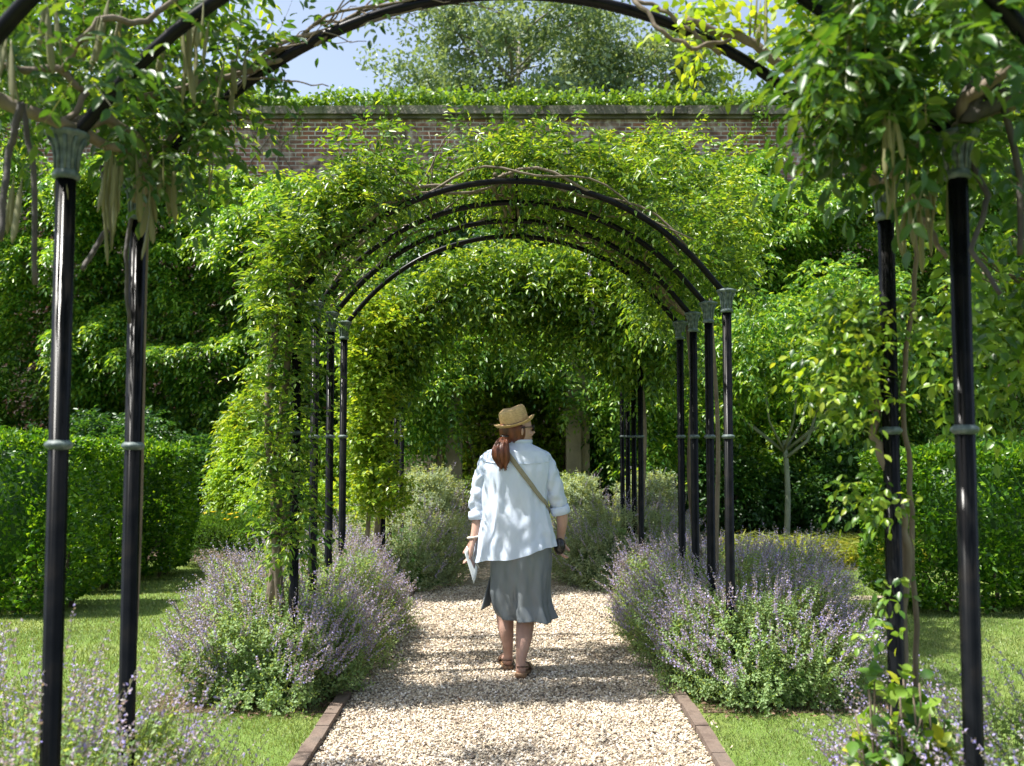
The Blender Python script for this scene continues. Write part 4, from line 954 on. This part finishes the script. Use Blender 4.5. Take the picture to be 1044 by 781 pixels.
# ---------------------------------------------------------------- the woman
PY = 5.93
def W(px, py, dy=0.0): return at(px, py, PY + dy)
skin = solid('skin', [(.42,.25,.19),(.52,.33,.26)], .5, 12, .15, 60, spec=.4, dist=.002)
hairm = solid('auburn_hair', [(.035,.010,.004),(.13,.035,.012),(.20,.065,.025)], .45, 34, .8, 60, stretch=(1, 1, .12), dist=.006)
shirtm = solid('white_linen', [(.66,.76,.93),(.76,.84,.97)], .8, 7, .4, 26, trans=.25, dist=.012, stretch=(1, 1, .5))
skirtm = solid('grey_satin', [(.125,.14,.15),(.185,.205,.215)], .42, 5, .2, 20, spec=.6, dist=.006, stretch=(1, 1, .4))
strawm = solid('straw', [(.42,.27,.12),(.60,.42,.20)], .75, 60, .6, 260, dist=.002, stretch=(1, 1, 2))
bandm = solid('hat_band', [(.10,.06,.03),(.16,.10,.05)], .7, 40, .2)
shoem = solid('brown_leather', [(.06,.03,.018),(.12,.06,.035)], .5, 30, .2)
solem = solid('wooden_sole', [(.20,.11,.055),(.30,.18,.10)], .6, 30, .3, stretch=(3, 1, 1))
strapm = solid('bag_webbing', [(.22,.20,.13),(.30,.27,.19)], .8, 90, .5, 300, dist=.002)
blackm = solid('black_plastic', [(.012,.011,.012),(.022,.02,.02)], .25, 20, .1)
paperm = solid('printed_paper', [(.62,.68,.72),(.75,.78,.80)], .5, 3, 0)
photom = solid('printed_photo', [(.10,.14,.12),(.25,.14,.12),(.14,.18,.22)], .45, 30, 0)
braceletm = solid('bracelet_beads', [(.55,.50,.42),(.72,.68,.60)], .4, 60, .1)

root = thing('person', tuple(at(526, 690, PY)*np.array([1, 1, 0])), 'woman walking away on the gravel path in white shirt and grey skirt, long ponytail', 'person')
body = MB()
def limb(pts, rad, seg=18): 
    P = np.array(pts, float); r = np.array(rad, float); n = len(P); s = np.linspace(0, n-1, (n-1)*5+1)
    def cr(A):      # catmull-rom through the joints
        A = np.asarray(A, float); A = A.reshape(n, -1); E = np.concatenate([A[:1]*2-A[1:2], A, A[-1:]*2-A[-2:-1]]); o = []
        for q in s:
            i = min(int(q), n-2); t = q-i; p0, p1, p2, p3 = E[i], E[i+1], E[i+2], E[i+3]
            o.append(.5*(2*p1+(p2-p0)*t+(2*p0-5*p1+4*p2-p3)*t*t+(3*p1-p0-3*p2+p3)*t**3))
        return np.array(o)
    Q = cr(P); rr = cr(r)[:, 0]; body.tube(Q, rr, seg)
    body.ball(Q[0], rr[0]*.98, 0, 12, 8); body.ball(Q[-1], rr[-1]*.98, 0, 12, 8)
# torso under the clothes
th = np.linspace(0, 2*PI, 32, endpoint=False)
rr = []
for (px_, py_, hw, hd) in ((531, 447, .052, .055), (530, 455, .06, .06), (527, 463, .10, .07), (526, 475, .15, .09), (525, 500, .15, .10), (526, 525, .145, .105), (529, 550, .17, .12), (531, 575, .185, .125), (531, 595, .165, .11)):
    c0 = W(px_, py_); rr.append(np.stack([c0[0]+hw*np.cos(th), c0[1]+hd*np.sin(th), np.full(32, c0[2])], 1))
body.rings(rr, 0, True, True)
# neck and head, turned to the right
hd = W(527, 437.5, -.0); yaw = R(-66)
fx = np.array([math.sin(-yaw), math.cos(-yaw), 0]); sx = np.array([fx[1], -fx[0], 0]); uz = np.array([0, 0, 1.0])
def H(f, s_, u): return hd + fx*f + sx*s_ + uz*u
limb([W(530, 458), W(528, 448), H(-.015, 0, -.03)], [.056, .05, .055])
rr = []
for (u, f0, f1, ws) in ((-.115, .045, .085, .022), (-.105, .01, .092, .040), (-.085, -.04, .098, .058), (-.06, -.075, .098, .066), (-.03, -.092, .098, .072), (0, -.10, .097, .076), (.03, -.10, .096, .077), (.06, -.092, .088, .072), (.085, -.07, .068, .058), (.10, -.04, .04, .035)):
    fc, fr = (f0+f1)/2, (f1-f0)/2; rr.append(np.array([H(fc+fr*math.cos(a), ws*math.sin(a), u) for a in np.linspace(0, 2*PI, 28, endpoint=False)]))
body.rings(rr, 0, True, True)
body.tube([H(.088, 0, .018), H(.103, 0, .0), H(.118, 0, -.022), H(.100, 0, -.034)], [.008, .010, .013, .007], 10)   # nose
body.ball(H(.093, 0, -.056), (.016, .016, .006)); body.ball(H(.093, 0, -.066), (.014, .014, .006)); body.ball(H(.083, 0, -.098), (.018, .018, .016))
for s_ in (-1, 1):
    body.ball(H(.0, s_*.078, -.015), (.010, .014, .027)); body.ball(H(.084, s_*.03, .008), (.014, .014, .011)); body.ball(H(.068, s_*.04, -.03), (.026, .024, .022))
# arms
limb([W(501, 471, .0), W(493, 487, .0), W(486, 508, .02), W(487, 528, .0), W(484, 545, -.03), W(481.5, 552, -.04)], [.038, .042, .038, .036, .026, .023])
limb([W(548, 474, .0), W(560, 488, .0), W(569, 508, .0), W(573, 528, .02), W(572, 544, .06), W(571, 550, .07)], [.032, .040, .038, .037, .027, .024])
# hands: palm and five fingers each
def hand(wr, dirn, across, nrm, curl, side, thumb_curl=.5):
    """wr wrist, dirn towards the knuckles, across towards the index finger, nrm out of the palm"""
    dirn = unit(np.array(dirn, float)); across = unit(np.array(across, float) - dirn*np.dot(across, dirn)); nrm = np.cross(dirn, across)*side
    K = lambda d, a, n_: wr + dirn*d + across*a + nrm*n_
    for a in (-.026, -.009, .009, .026):
        body.tube([K(-.01, a*.6, 0), K(.03, a*.9, 0), K(.078, a, 0)], [.014, .0155, .012], 10); body.ball(K(.078, a, 0), .012, 0, 10, 7)
    for a, L, sp in ((.027, .066, .10), (.009, .074, .03), (-.009, .069, -.03), (-.026, .054, -.12)):
        p = K(.078, a, 0); ang = curl*.35; P = [p]; lens = (L*.45, L*.32, L*.25)
        for k, l in enumerate(lens):
            d = dirn*math.cos(ang) + nrm*math.sin(ang) + across*sp; p = p + unit(d)*l; P.append(p); ang += curl*.62
        body.tube(P, [.0095, .0088, .0078, .0065], 10); body.ball(P[-1], .0064, 0, 8, 6)
        for q in P[1:3]: body.ball(q, .0088, 0, 8, 6)
    t0 = K(.012, .022, .004); t1 = K(.038, .046, .012); t2 = K(.062, .052, .012+.024*thumb_curl); t3 = K(.082, .044, .014+.045*thumb_curl)
    body.tube([t0, t1, t2, t3], [.014, .0125, .0105, .008], 10); body.ball(t3, .0078, 0, 8, 6)
    return K
lw = W(481.5, 552, -.04); rw = W(571.5, 548, .07)
KL = hand(lw, (-.16, -.03, -1), (-.15, .95, 0), None, .55, -1, .5)
KR = hand(rw, (-.02, -.06, -1), (.1, .95, 0), None, .95, 1, .9)
# legs
gl = at(518, 680, PY+.22); gr = at(531, 690, PY-.04)
def G(px_, py_, dy): return at(px_, py_, PY+dy)
limb([G(518, 585, .04), G(515, 610, .10), G(515, 628, .13), G(516, 642, .12), G(517.5, 656, .13), G(518, 666, .14), G(518, 674, .15)], [.08, .06, .056, .050, .036, .030, .031])
limb([G(540, 588, -.0), G(538, 615, .04), G(535.5, 636, .0), G(534, 652, -.05), G(532, 666, -.07), G(531, 674, -.075), G(531, 683, -.075)], [.082, .062, .057, .050, .036, .031, .032])
def foot(heel, yawf, lift):
    f = np.array([math.sin(yawf), math.cos(yawf), 0]); s_ = np.array([f[1], -f[0], 0])
    def Q(a, b, c_): return heel + f*a + s_*b + uz*(c_ + (lift*(1-min(a, .16)/.16) if lift else 0))
    body.tube([Q(.0, 0, .062), Q(.05, 0, .062), Q(.10, 0, .055), Q(.16, 0, .045), Q(.205, 0, .038)], [.030, .033, .034, .038, .022], 14, flat=.85)
    for k, b in enumerate((-.032, -.018, -.003, .012, .03)):
        l = (.205, .218, .222, .22, .216)[k] if False else .205 + .012*(k/4); body.tube([Q(.16, b*.9, .038), Q(l-.01, b, .032), Q(l+.015, b, .028)], [.010, .0095, .0075], 8)
    return Q
hl = np.array([at(518, 680, PY+.15)[0], PY+.14, .0]); hr = np.array([at(531, 690, PY-.075)[0], PY-.085, .0])
QL = foot(hl, R(-6), 0.0); QR = foot(hr, R(9), .012)
bo = body.build('body', skin, root)
bo.name = 'body'
md = bo.modifiers.new('r', 'REMESH'); md.mode = 'VOXEL'; md.voxel_size = .0042; md.use_smooth_shade = True
ms_ = bo.modifiers.new('s', 'SMOOTH'); ms_.factor = .5; ms_.iterations = 3
bpy.context.view_layer.update()
dg = bpy.context.evaluated_depsgraph_get(); me2 = bpy.data.meshes.new_from_object(bo.evaluated_get(dg)); bo.modifiers.clear(); bo.data = me2
for p_ in me2.polygons: p_.use_smooth = True
if not me2.materials: me2.materials.append(skin)

# shirt -------------------------------------------------------------
SN1 = SN(.16, seed=71); SN2 = SN(.06, seed=72)
prof = [  # py, left px, right px, half depth
    (450, 519.5, 540.5, .058), (453, 517, 543, .064), (456.5, 508, 550, .085), (460, 499, 557, .105), (467, 493, 562, .12), (480, 491, 561, .135),
    (497, 492, 558, .135), (515, 491, 558, .138), (532, 489, 562, .148), (545, 487, 564, .155), (556, 485, 565.5, .16), (566, 483, 566.5, .165)]
NS = 120; THS = np.linspace(0, 2*PI, NS, endpoint=False)
def shirt_pt(v, t, off=0.0):
    """v row (0 collar .. 1 hem), t angle (0 = right side, -pi/2 = back facing the camera)"""
    f = v*(len(prof)-1); i = np.minimum(f.astype(int), len(prof)-2); u = f-i; a = np.array(prof)
    u = u
    row = a[i]*(1-u)[:, None] + a[i+1]*u[:, None]
    py_ = row[:, 0]; xl_ = row[:, 1]; xr_ = row[:, 2]; hd_ = row[:, 3]
    d0 = (PY)/math.cos(0)
    X0 = (xl_-CX)/F*PY; X1 = (xr_-CX)/F*PY; Z = np.array([at(CX, q, PY)[2] for q in py_])
    cx_ = (X0+X1)/2; hw_ = (X1-X0)/2
    ca, sa = np.cos(t), np.sin(t); e = .82
    x = cx_ + hw_*np.sign(ca)*np.abs(ca)**e; y = PY + hd_*np.sign(sa)*np.abs(sa)**e
    w_ = np.clip((v-.25)/.6, 0, 1)
    fold = (.007*np.sin(t*9+1.2*np.sin(v*4)) + .006*np.sin(t*17+2+v*3) )*w_*(.4+.6*np.sin(t)**2)
    q = np.stack([x, y, Z], 1)
    fold = fold + .006*SN1(q*np.array([1.6, 1.6, .6]))*(.3+.7*w_) + .0022*SN2(q*np.array([1, 1, .8]))
    # drag folds running from the right armpit to the left hip
    fold = fold + .006*np.sin((x*26+Z*22))*np.clip((v-.3)/.3, 0, 1)*np.clip(1.2-v, 0, 1)*(sa < 0)
    nn = unit(np.stack([ca/hw_, sa/hd_, ca*0], 1)); q = q + nn*(fold+off)[:, None]
    # uneven hem, higher at the right hip
    tilt = np.clip((v-.70)/.3, 0, 1)**1.3; hem = .070*np.clip((x-cx_)/hw_+.25, -1, 1.3)*tilt - .018*tilt
    q[:, 2] += np.where(hem > 0, hem, hem*.5) + .006*np.sin(t*5)*tilt
    return q
sh = MB(); VR = np.linspace(0, 1, 74)
sh.rings([shirt_pt(np.full(NS, v), THS) for v in VR])
def sleeve(pts, rad, cuff, seed):
    g = SN(.09, seed=seed); P = np.array(pts); n = 36; s = np.linspace(0, len(P)-1, n)
    Q = np.stack([np.interp(s, np.arange(len(P)), P[:, k]) for k in range(3)], 1)
    for _ in range(4): Q[1:-1] = (Q[:-2]+2*Q[1:-1]+Q[2:])/4
    r = np.interp(s, np.arange(len(P)), rad); k0 = len(sh.V); st0 = sh.n
    m_ = MB(); m_.tube(Q, r, 40, cap=False); V = m_.V[0]; c_ = np.repeat(Q, 40, 0); dd = unit(V-c_); t = np.repeat(np.linspace(0, 1, n), 40)
    V = V + dd*(.007*g(V*np.array([1, 1, 1.5]))+.004*np.sin(t*30+3*dd[:, 0])*np.clip(t*1.5, 0, 1))[:, None]
    sh.add(V, F4=m_.F4[0])
    # rolled cuff
    e = Q[-1]; d = unit(Q[-1]-Q[-3]); R_ = []
    for off, rr_ in ((-.050, r[-1]+.004), (-.048, r[-1]+.011), (-.02, r[-1]+.012), (0, r[-1]+.009), (.006, r[-1]+.002), (.0, r[-1]-.006), (-.03, r[-1]-.010)):
        m2 = MB(); m2.tube([e+d*off, e+d*(off+.001)], [rr_, rr_], 40, cap=False); R_.append(m2.V[0][:40])
    R_ = [q+.003*g(q)[:, None]*unit(q-q.mean(0)) for q in R_]; sh.rings(R_)
sleeve([W(514, 463), W(500, 469), W(492.5, 486), W(487.5, 510, .01), W(488, 529, .0)], [.050, .066, .061, .056, .052], None, 75)
sleeve([W(541, 463), W(553, 469), W(561.5, 486), W(568, 508, .0), W(571.5, 523, .015)], [.050, .066, .061, .056, .052], None, 76)
sh.build('shirt', shirtm, root)
# collar stand and back yoke seam
cb_ = MB(); R_ = []
for v_, off, dz in ((.04, .004, 0), (.02, .009, .008), (0, .009, .010), (0, .004, .012), (0, -.004, .005)):
    q = shirt_pt(np.full(NS, v_), THS, off); q[:, 2] += dz; R_.append(q)
cb_.rings(R_); cb_.build('collar', shirtm, root)
ym = MB(); t_ = np.linspace(-PI+.35, -.35, 50); q = shirt_pt(.37+.03*np.cos(t_+PI/2), t_, .0035); ym.tube(q, .0028, 6); ym.build('yoke_seam', shirtm, root)

# skirt -------------------------------------------------------------
sp_ = [(548, 502, 559, .13), (560, 499.5, 561, .14), (575, 500, 561, .142), (590, 500, 560, .145), (603, 500, 559.5, .145), (615, 502, 560, .148), (624, 505, 562, .155), (631, 508, 564.5, .16)]
SK = MB(); a = np.array(sp_); rows = np.linspace(0, 1, 60); g = SN(.18, seed=77); R_ = []
for v in rows:
    f = v*(len(sp_)-1); i = min(int(f), len(sp_)-2); u = f-i; row = a[i]*(1-u)+a[i+1]*u
    X0 = (row[1]-CX)/F*PY; X1 = (row[2]-CX)/F*PY; Z = at(CX, row[0], PY)[2]; cx_ = (X0+X1)/2; hw_ = (X1-X0)/2; t = THS; ca, sa = np.cos(t), np.sin(t)
    w_ = v**1.3; fold = (.016*np.sin(t*7+.6+v*.8)+.009*np.sin(t*13+1.5*v))*w_ + .004*g(np.stack([hw_*ca, hw_*sa, ca*0+Z*.3], 1)) + .003*SN2(np.stack([hw_*ca, hw_*sa, ca*0+Z*.5], 1))
    # cloth pulled in between the legs at the back
    gap = np.exp(-((ca*hw_+cx_-(524-CX)/F*PY)/.028)**2)*(sa < 0)*.045*np.clip((v-.15)/.5, 0, 1); fold = fold - gap
    q = np.stack([cx_+hw_*ca, PY+row[3]*sa, np.full(NS, Z)], 1) + np.stack([ca, sa, ca*0], 1)*fold[:, None]
    q[:, 2] += w_**3*(.030*np.clip(-ca, 0, 1)+.010*np.sin(t*4+1))
    R_.append(q)
SK.rings(R_); 
# turned side flap at the left slit
fl = []
for v in np.linspace(0, 1, 14):
    y0_ = 585+v*33; xa = 501.5-v*1.0; xb = 500-v*9; k = np.linspace(0, 1, 10)
    fl.append(np.stack([((xa+(xb-xa)*k)-CX)/F*PY, PY+.02-.10*k*v+.012*np.sin(k*6)*v, np.full(10, at(CX, y0_, PY)[2])-.01*k], 1))
SK.rings(fl, closed=False)
so_ = SK.build('skirt', skirtm, root); sm_ = so_.modifiers.new('t', 'SOLIDIFY'); sm_.thickness = .003

# hair --------------------------------------------------------------
hb = MB(); rr = []
for (u, k) in ((-.085, .55), (-.07, .82), (-.045, .98), (-.01, 1.04), (.02, 1.03), (.035, .85), (.045, .6)):
    ring = []
    for a_ in np.linspace(0, 2*PI, 40, endpoint=False):
        f_ = -.008+.094*math.cos(a_)*k; s_ = .084*math.sin(a_)*k
        if f_ > .045 - (u+.085)*.1: f_ = .045 - (u+.085)*.1
        ring.append(H(f_-.012, s_, u)+np.array([0, 0, .004*math.sin(a_*9)]))
    rr.append(np.array(ring))
hb.rings(rr, 0, True, True)
hb.build('hair', hairm, root)
# ponytail: rings with strand grooves, tie at the nape
pt = MB(); cl_ = [(517, 442, .0, .020), (514.5, 444, -.075, .018), (513, 446, -.10, .024), (511.5, 452, -.135, .045), (510, 460, -.15, .056), (510.5, 467, -.15, .054), (512, 473, -.145, .038), (513.5, 476.5, -.14, .014)]
s = np.linspace(0, len(cl_)-1, 34); A_ = np.array([list(W(p_[0], p_[1], p_[2]))+[p_[3]] for p_ in cl_]); Q = np.stack([np.interp(s, np.arange(len(cl_)), A_[:, k]) for k in range(4)], 1)
for _ in range(3): Q[1:-1] = (Q[:-2]+2*Q[1:-1]+Q[2:])/4
R_ = []
for i, q in enumerate(Q):
    t = np.linspace(0, 2*PI, 72, endpoint=False); r_ = q[3]*(1+.06*np.sin(t*9+i*.08)+.035*np.sin(t*17-i*.12)); R_.append(np.stack([q[0]+r_*np.cos(t), q[1]+.62*r_*np.sin(t), q[2]+0*t+.010*np.sin(t*5+i*.3)*(i > 28)], 1))
pt.rings(R_, 0, True, True)
for k in range(46):     # loose strands
    a_ = random.uniform(0, 2*PI); P_ = []
    for i in range(5, 34, 3): q = Q[i]; P_.append((q[0]+q[3]*1.03*math.cos(a_+i*.01), q[1]+.64*q[3]*math.sin(a_+i*.01), q[2]))
    P_.append((P_[-1][0]+random.uniform(-.01, .01), P_[-1][1], P_[-1][2]-random.uniform(.005, .03))); pt.tube(P_, .0011, 4)
pt.build('ponytail', hairm, root)
tm = MB(); c_ = W(514.5, 444.5, -.085); tt = np.linspace(0, 2*PI, 17); tm.tube([(c_[0]+.021*math.cos(q), c_[1]+.018*math.sin(q), c_[2]+.004*math.sin(q)) for q in tt], .006, 8, cap=False); tm.build('hair_tie', blackm, root)

# hat ---------------------------------------------------------------
roll = R(15); hc = W(525.5, 433, .0); hxa = np.array([math.cos(roll), 0, math.sin(roll)]); hz_ = unit(np.array([-math.sin(roll), -.10, math.cos(roll)])); hya = np.cross(hz_, hxa)
def HT(x, y, z): return hc + hxa*x + hya*y + hz_*z
hat = thing('straw_hat', tuple(hc), 'tan straw trilby with a narrow dark band on the head of the walking woman', 'hat')
hm = MB(); R_ = []
t = np.linspace(0, 2*PI, 64, endpoint=False)
def ring(rx, ry, z, fn=None, inner=0):
    q = []
    for a_ in t:
        x, y = rx*math.cos(a_), ry*math.sin(a_); zz_ = z + (fn(a_) if fn else 0); q.append(HT(x, y, zz_))
    return np.array(q)
brimf = lambda k: (lambda a_: k*(.012*math.cos(2*a_) + .006 - .010*max(0, math.sin(-a_))*-1))
brim = [(.088, .094, 0.0, 0), (.100, .107, -.002, .2), (.116, .124, -.001, .6), (.131, .139, .006, 1.1), (.134, .142, .009, 1.25), (.132, .140, .012, 1.25), (.116, .124, .006, .6), (.100, .107, .004, .2), (.0905, .0965, .006, 0)]
R_ = [ring(a_, b_, z_, brimf(k_)) for a_, b_, z_, k_ in brim]
crown = [(.0905, .0965, .012), (.0905, .096, .03), (.0905, .094, .055), (.089, .091, .078), (.086, .087, .095), (.080, .081, .106), (.070, .071, .111)]
for a_, b_, z_ in crown: R_.append(ring(a_, b_, z_, (lambda s_: lambda q: -.006*s_*math.sin(q)**2 + .006*s_*math.cos(q))(z_/.1)))
for k_, z_ in ((.75, .107), (.5, .096), (.25, .088), (.05, .085)): R_.append(ring(.066*k_, .069*k_, z_, (lambda s_: lambda q: .012*s_*abs(math.cos(q)))(k_)))
hm.rings(R_, 0, False, True); hm.build('hat_body', strawm, hat)
bm_ = MB(); bm_.rings([ring(.0915, .0975, .008), ring(.0935, .0995, .010), ring(.0930, .099, .019), ring(.0905, .0965, .020)]); bm_.build('hat_band', bandm, hat)

# sunglasses --------------------------------------------------------
sg_ = thing('sunglasses', tuple(H(.1, 0, .01)), 'dark sunglasses worn by the woman, seen at the right of her hat brim', 'sunglasses')
m_ = MB()
for s_ in (-1, 1):
    q = [H(.108-.012*abs(math.cos(a_)) - .006, s_*(.034+.027*math.cos(a_)), .008+.022*math.sin(a_)) for a_ in np.linspace(0, 2*PI, 20, endpoint=False)]
    m_.rings([np.array(q), np.array(q)+fx*.004], 0, True, True)
m_.build('lens', blackm, sg_)
m_ = MB(); m_.tube([H(.108, -.012, .012), H(.112, 0, .014), H(.108, .012, .012)], .002, 6)
for s_ in (-1, 1): m_.tube([H(.098, s_*.062, .014), H(.08, s_*.076, .014), H(.03, s_*.083, .012), H(-.01, s_*.086, .006)], [.004, .0035, .003, .003], 6)
m_.build('frame', blackm, sg_)

# shoes -------------------------------------------------------------
for nm, Qf, lift in (('left', QL, 0), ('right', QR, .012)):
    ft = thing('slingback_sandal', tuple(Qf(0, 0, 0)), 'brown sandal with wooden heel on the %s foot of the walking woman' % ('forward left' if nm == 'left' else 'rear right'), 'sandal', 'sandals of the walking woman')
    m_ = MB(); out = [(-.035, .020), (-.028, .031), (.0, .036), (.06, .031), (.11, .038), (.17, .046), (.215, .038), (.24, .018)]
    pl = [(a_, b_) for a_, b_ in out] + [(a_, -b_) for a_, b_ in out[::-1]]
    def lay(z0, sc=1.0): return np.array([Qf(.1+(a_-.1)*sc, b_*sc, z0+(.0 if a_ > .09 else .0)) for a_, b_ in pl])
    hgt = lambda z_: z_
    m_.rings([lay(.004, .97), lay(.010), lay(.028), lay(.033, .98)], 0, True, True); m_.build('sole', solem, ft)
    m_ = MB(); m_.rings([np.array([Qf(min(a_, .035), b_*.96, z0) for a_, b_ in pl]) for z0 in (.0, .018)], 0, True, True); m_.build('heel', shoem, ft)
    m_ = MB(); q = [Qf(.10-.135*math.cos(a_)*(1 if abs(a_) < PI/2 else .0), .036*math.sin(a_), .055+.018*math.cos(a_)) for a_ in np.linspace(-PI*.5, PI*.5, 17)]
    m_.tube(q, .0065, 8, flat=.6); m_.build('heel_strap', shoem, ft)
    m_ = MB(); R_ = []
    for a_ in np.linspace(.11, .20, 8): R_.append(np.array([Qf(a_, .047*math.cos(b_), .030+.052*(1-.35*(a_-.11)/.09)*math.sin(b_)) for b_ in np.linspace(0, PI, 14)]))
    m_.rings(R_, closed=False); o_ = m_.build('upper', shoem, ft); o_.modifiers.new('t', 'SOLIDIFY').thickness = .003

# bag strap ---------------------------------------------------------
bag = thing('shoulder_bag', tuple(W(545, 520, .2)), 'slim shoulder bag whose khaki strap runs diagonally across the back of the woman', 'bag')
m_ = MB(); k = 60; s = np.linspace(0, 1, k)
pxs = 514+s*48; pys = 457+s*64; AA = np.array(prof); v_ = np.interp(pys, AA[:, 0], np.linspace(0, 1, len(prof))); xl_ = np.interp(pys, AA[:, 0], AA[:, 1]); xr_ = np.interp(pys, AA[:, 0], AA[:, 2])
cc_ = np.clip((pxs-(xl_+xr_)/2)/((xr_-xl_)/2), -.999, .999); t_ = -np.arccos(np.sign(cc_)*np.abs(cc_)**(1/.82)); tA, tB = t_[0], t_[-1]; vA, vB = v_[0], v_[-1]
qa = shirt_pt(v_, t_, .007); tn = unit(np.gradient(qa, axis=0)); nn = unit(qa-np.array([W(526, 500)[0], PY, 0])*np.array([1, 1, 0])-np.stack([s*0, s*0, qa[:, 2]], 1)); sd_ = unit(np.cross(tn, nn))
for o_ in range(3):
    qa[1:-1] = (qa[:-2]+2*qa[1:-1]+qa[2:])/4
m_.rings([qa-sd_*.015, qa+nn*.003, qa+sd_*.015, qa+sd_*.015-nn*.004, qa-sd_*.015-nn*.004, qa-sd_*.015], closed=False)
t2 = tB + s*(PI*.4-tB); v2 = vB + s*.03; qb = shirt_pt(v2, t2, .007); t3 = tA - s*PI*.9; v3 = vA*(1-np.sin(np.clip(s*2, 0, 1)*PI)*.5) + np.clip(s-.4, 0, 1)*1.0; qc = shirt_pt(np.clip(v3, .08, 1), t3, .008)
for q in (qb, qc): m_.rings([q+np.array([0, 0, .014]), q-np.array([0, 0, .014])], closed=False)
m_.build('strap', strapm, bag)
e = shirt_pt(np.array([.74]), np.array([PI*.4]), .03)[0]; m_ = MB(); m_.box(e, (.20, .05, .15)); o_ = m_.build('pouch', strapm, bag); b_ = o_.modifiers.new('b', 'BEVEL'); b_.width = .015; b_.segments = 3

# bracelet, leaflet, phone ------------------------------------------
m_ = MB(); c_ = W(482.7, 547.5, -.036)
for k in range(18):
    a_ = 2*PI*k/18; m_.ball(c_+np.array([.034*math.cos(a_), .031*math.sin(a_), .006*math.cos(a_)]), .0075, 0, 8, 6)
m_.build('bracelet', braceletm, root)
lf = thing('leaflet', tuple(W(479, 578, -.05)), 'folded printed leaflet with a picture in the left hand of the woman', 'leaflet')
p0 = W(473.5, 563, -.085); p1 = W(483, 595.5, -.10); p2 = W(487, 579, -.07); p3 = W(475.5, 557, -.05)
def sheet(a, b, c_, d, name, mat, off=0, th=.0012):
    a, b, c_, d = map(np.array, (a, b, c_, d)); n_ = unit(np.cross(b-a, d-a)); n_ = n_*(-1 if n_[1] > 0 else 1); G_ = []
    for u in np.linspace(0, 1, 8): G_.append(np.array([(a*(1-u)+b*u)*(1-v)+(d*(1-u)+c_*u)*v + n_*(off+.004*math.sin(PI*v)) for v in np.linspace(0, 1, 6)]))
    mm = MB(); mm.rings(G_, closed=False); o = mm.build(name, mat, lf); s_ = o.modifiers.new('t', 'SOLIDIFY'); s_.thickness = th; return o
sheet(p0, p1, p2, p3, 'cover', paperm)
mid = lambda a, b, k: np.array(a)*(1-k)+np.array(b)*k
sheet(mid(mid(p0, p1, .12), mid(p3, p2, .12), .45), mid(mid(p0, p1, .78), mid(p3, p2, .78), .5), mid(mid(p0, p1, .78), mid(p3, p2, .78), .93), mid(mid(p0, p1, .12), mid(p3, p2, .12), .93), 'picture', photom, .0022, .0006)
sheet(mid(p0, p3, .9)+np.array([.002, .004, 0]), mid(p1, p2, .9)+np.array([.01, .03, 0]), p2+np.array([.012, .004, 0]), p3+np.array([.004, .004, 0]), 'inner_page', paperm, -.001)
ph_ = thing('sunglasses_case', tuple(W(570.5, 556, .0)), 'black rounded case held in the right hand of the woman', 'case')
m_ = MB(); c_ = W(570.5, 557, .03); m_.ball(c_, (.036, .030, .052), 0, 24, 16); o = m_.build('shell', blackm, ph_)
m_ = MB(); tt = np.linspace(0, 2*PI, 33); m_.tube([(c_[0]+.0365*math.cos(q), c_[1]-.002, c_[2]+.0525*math.sin(q)) for q in tt], .0018, 6, cap=False); m_.build('seam', bandm, ph_)
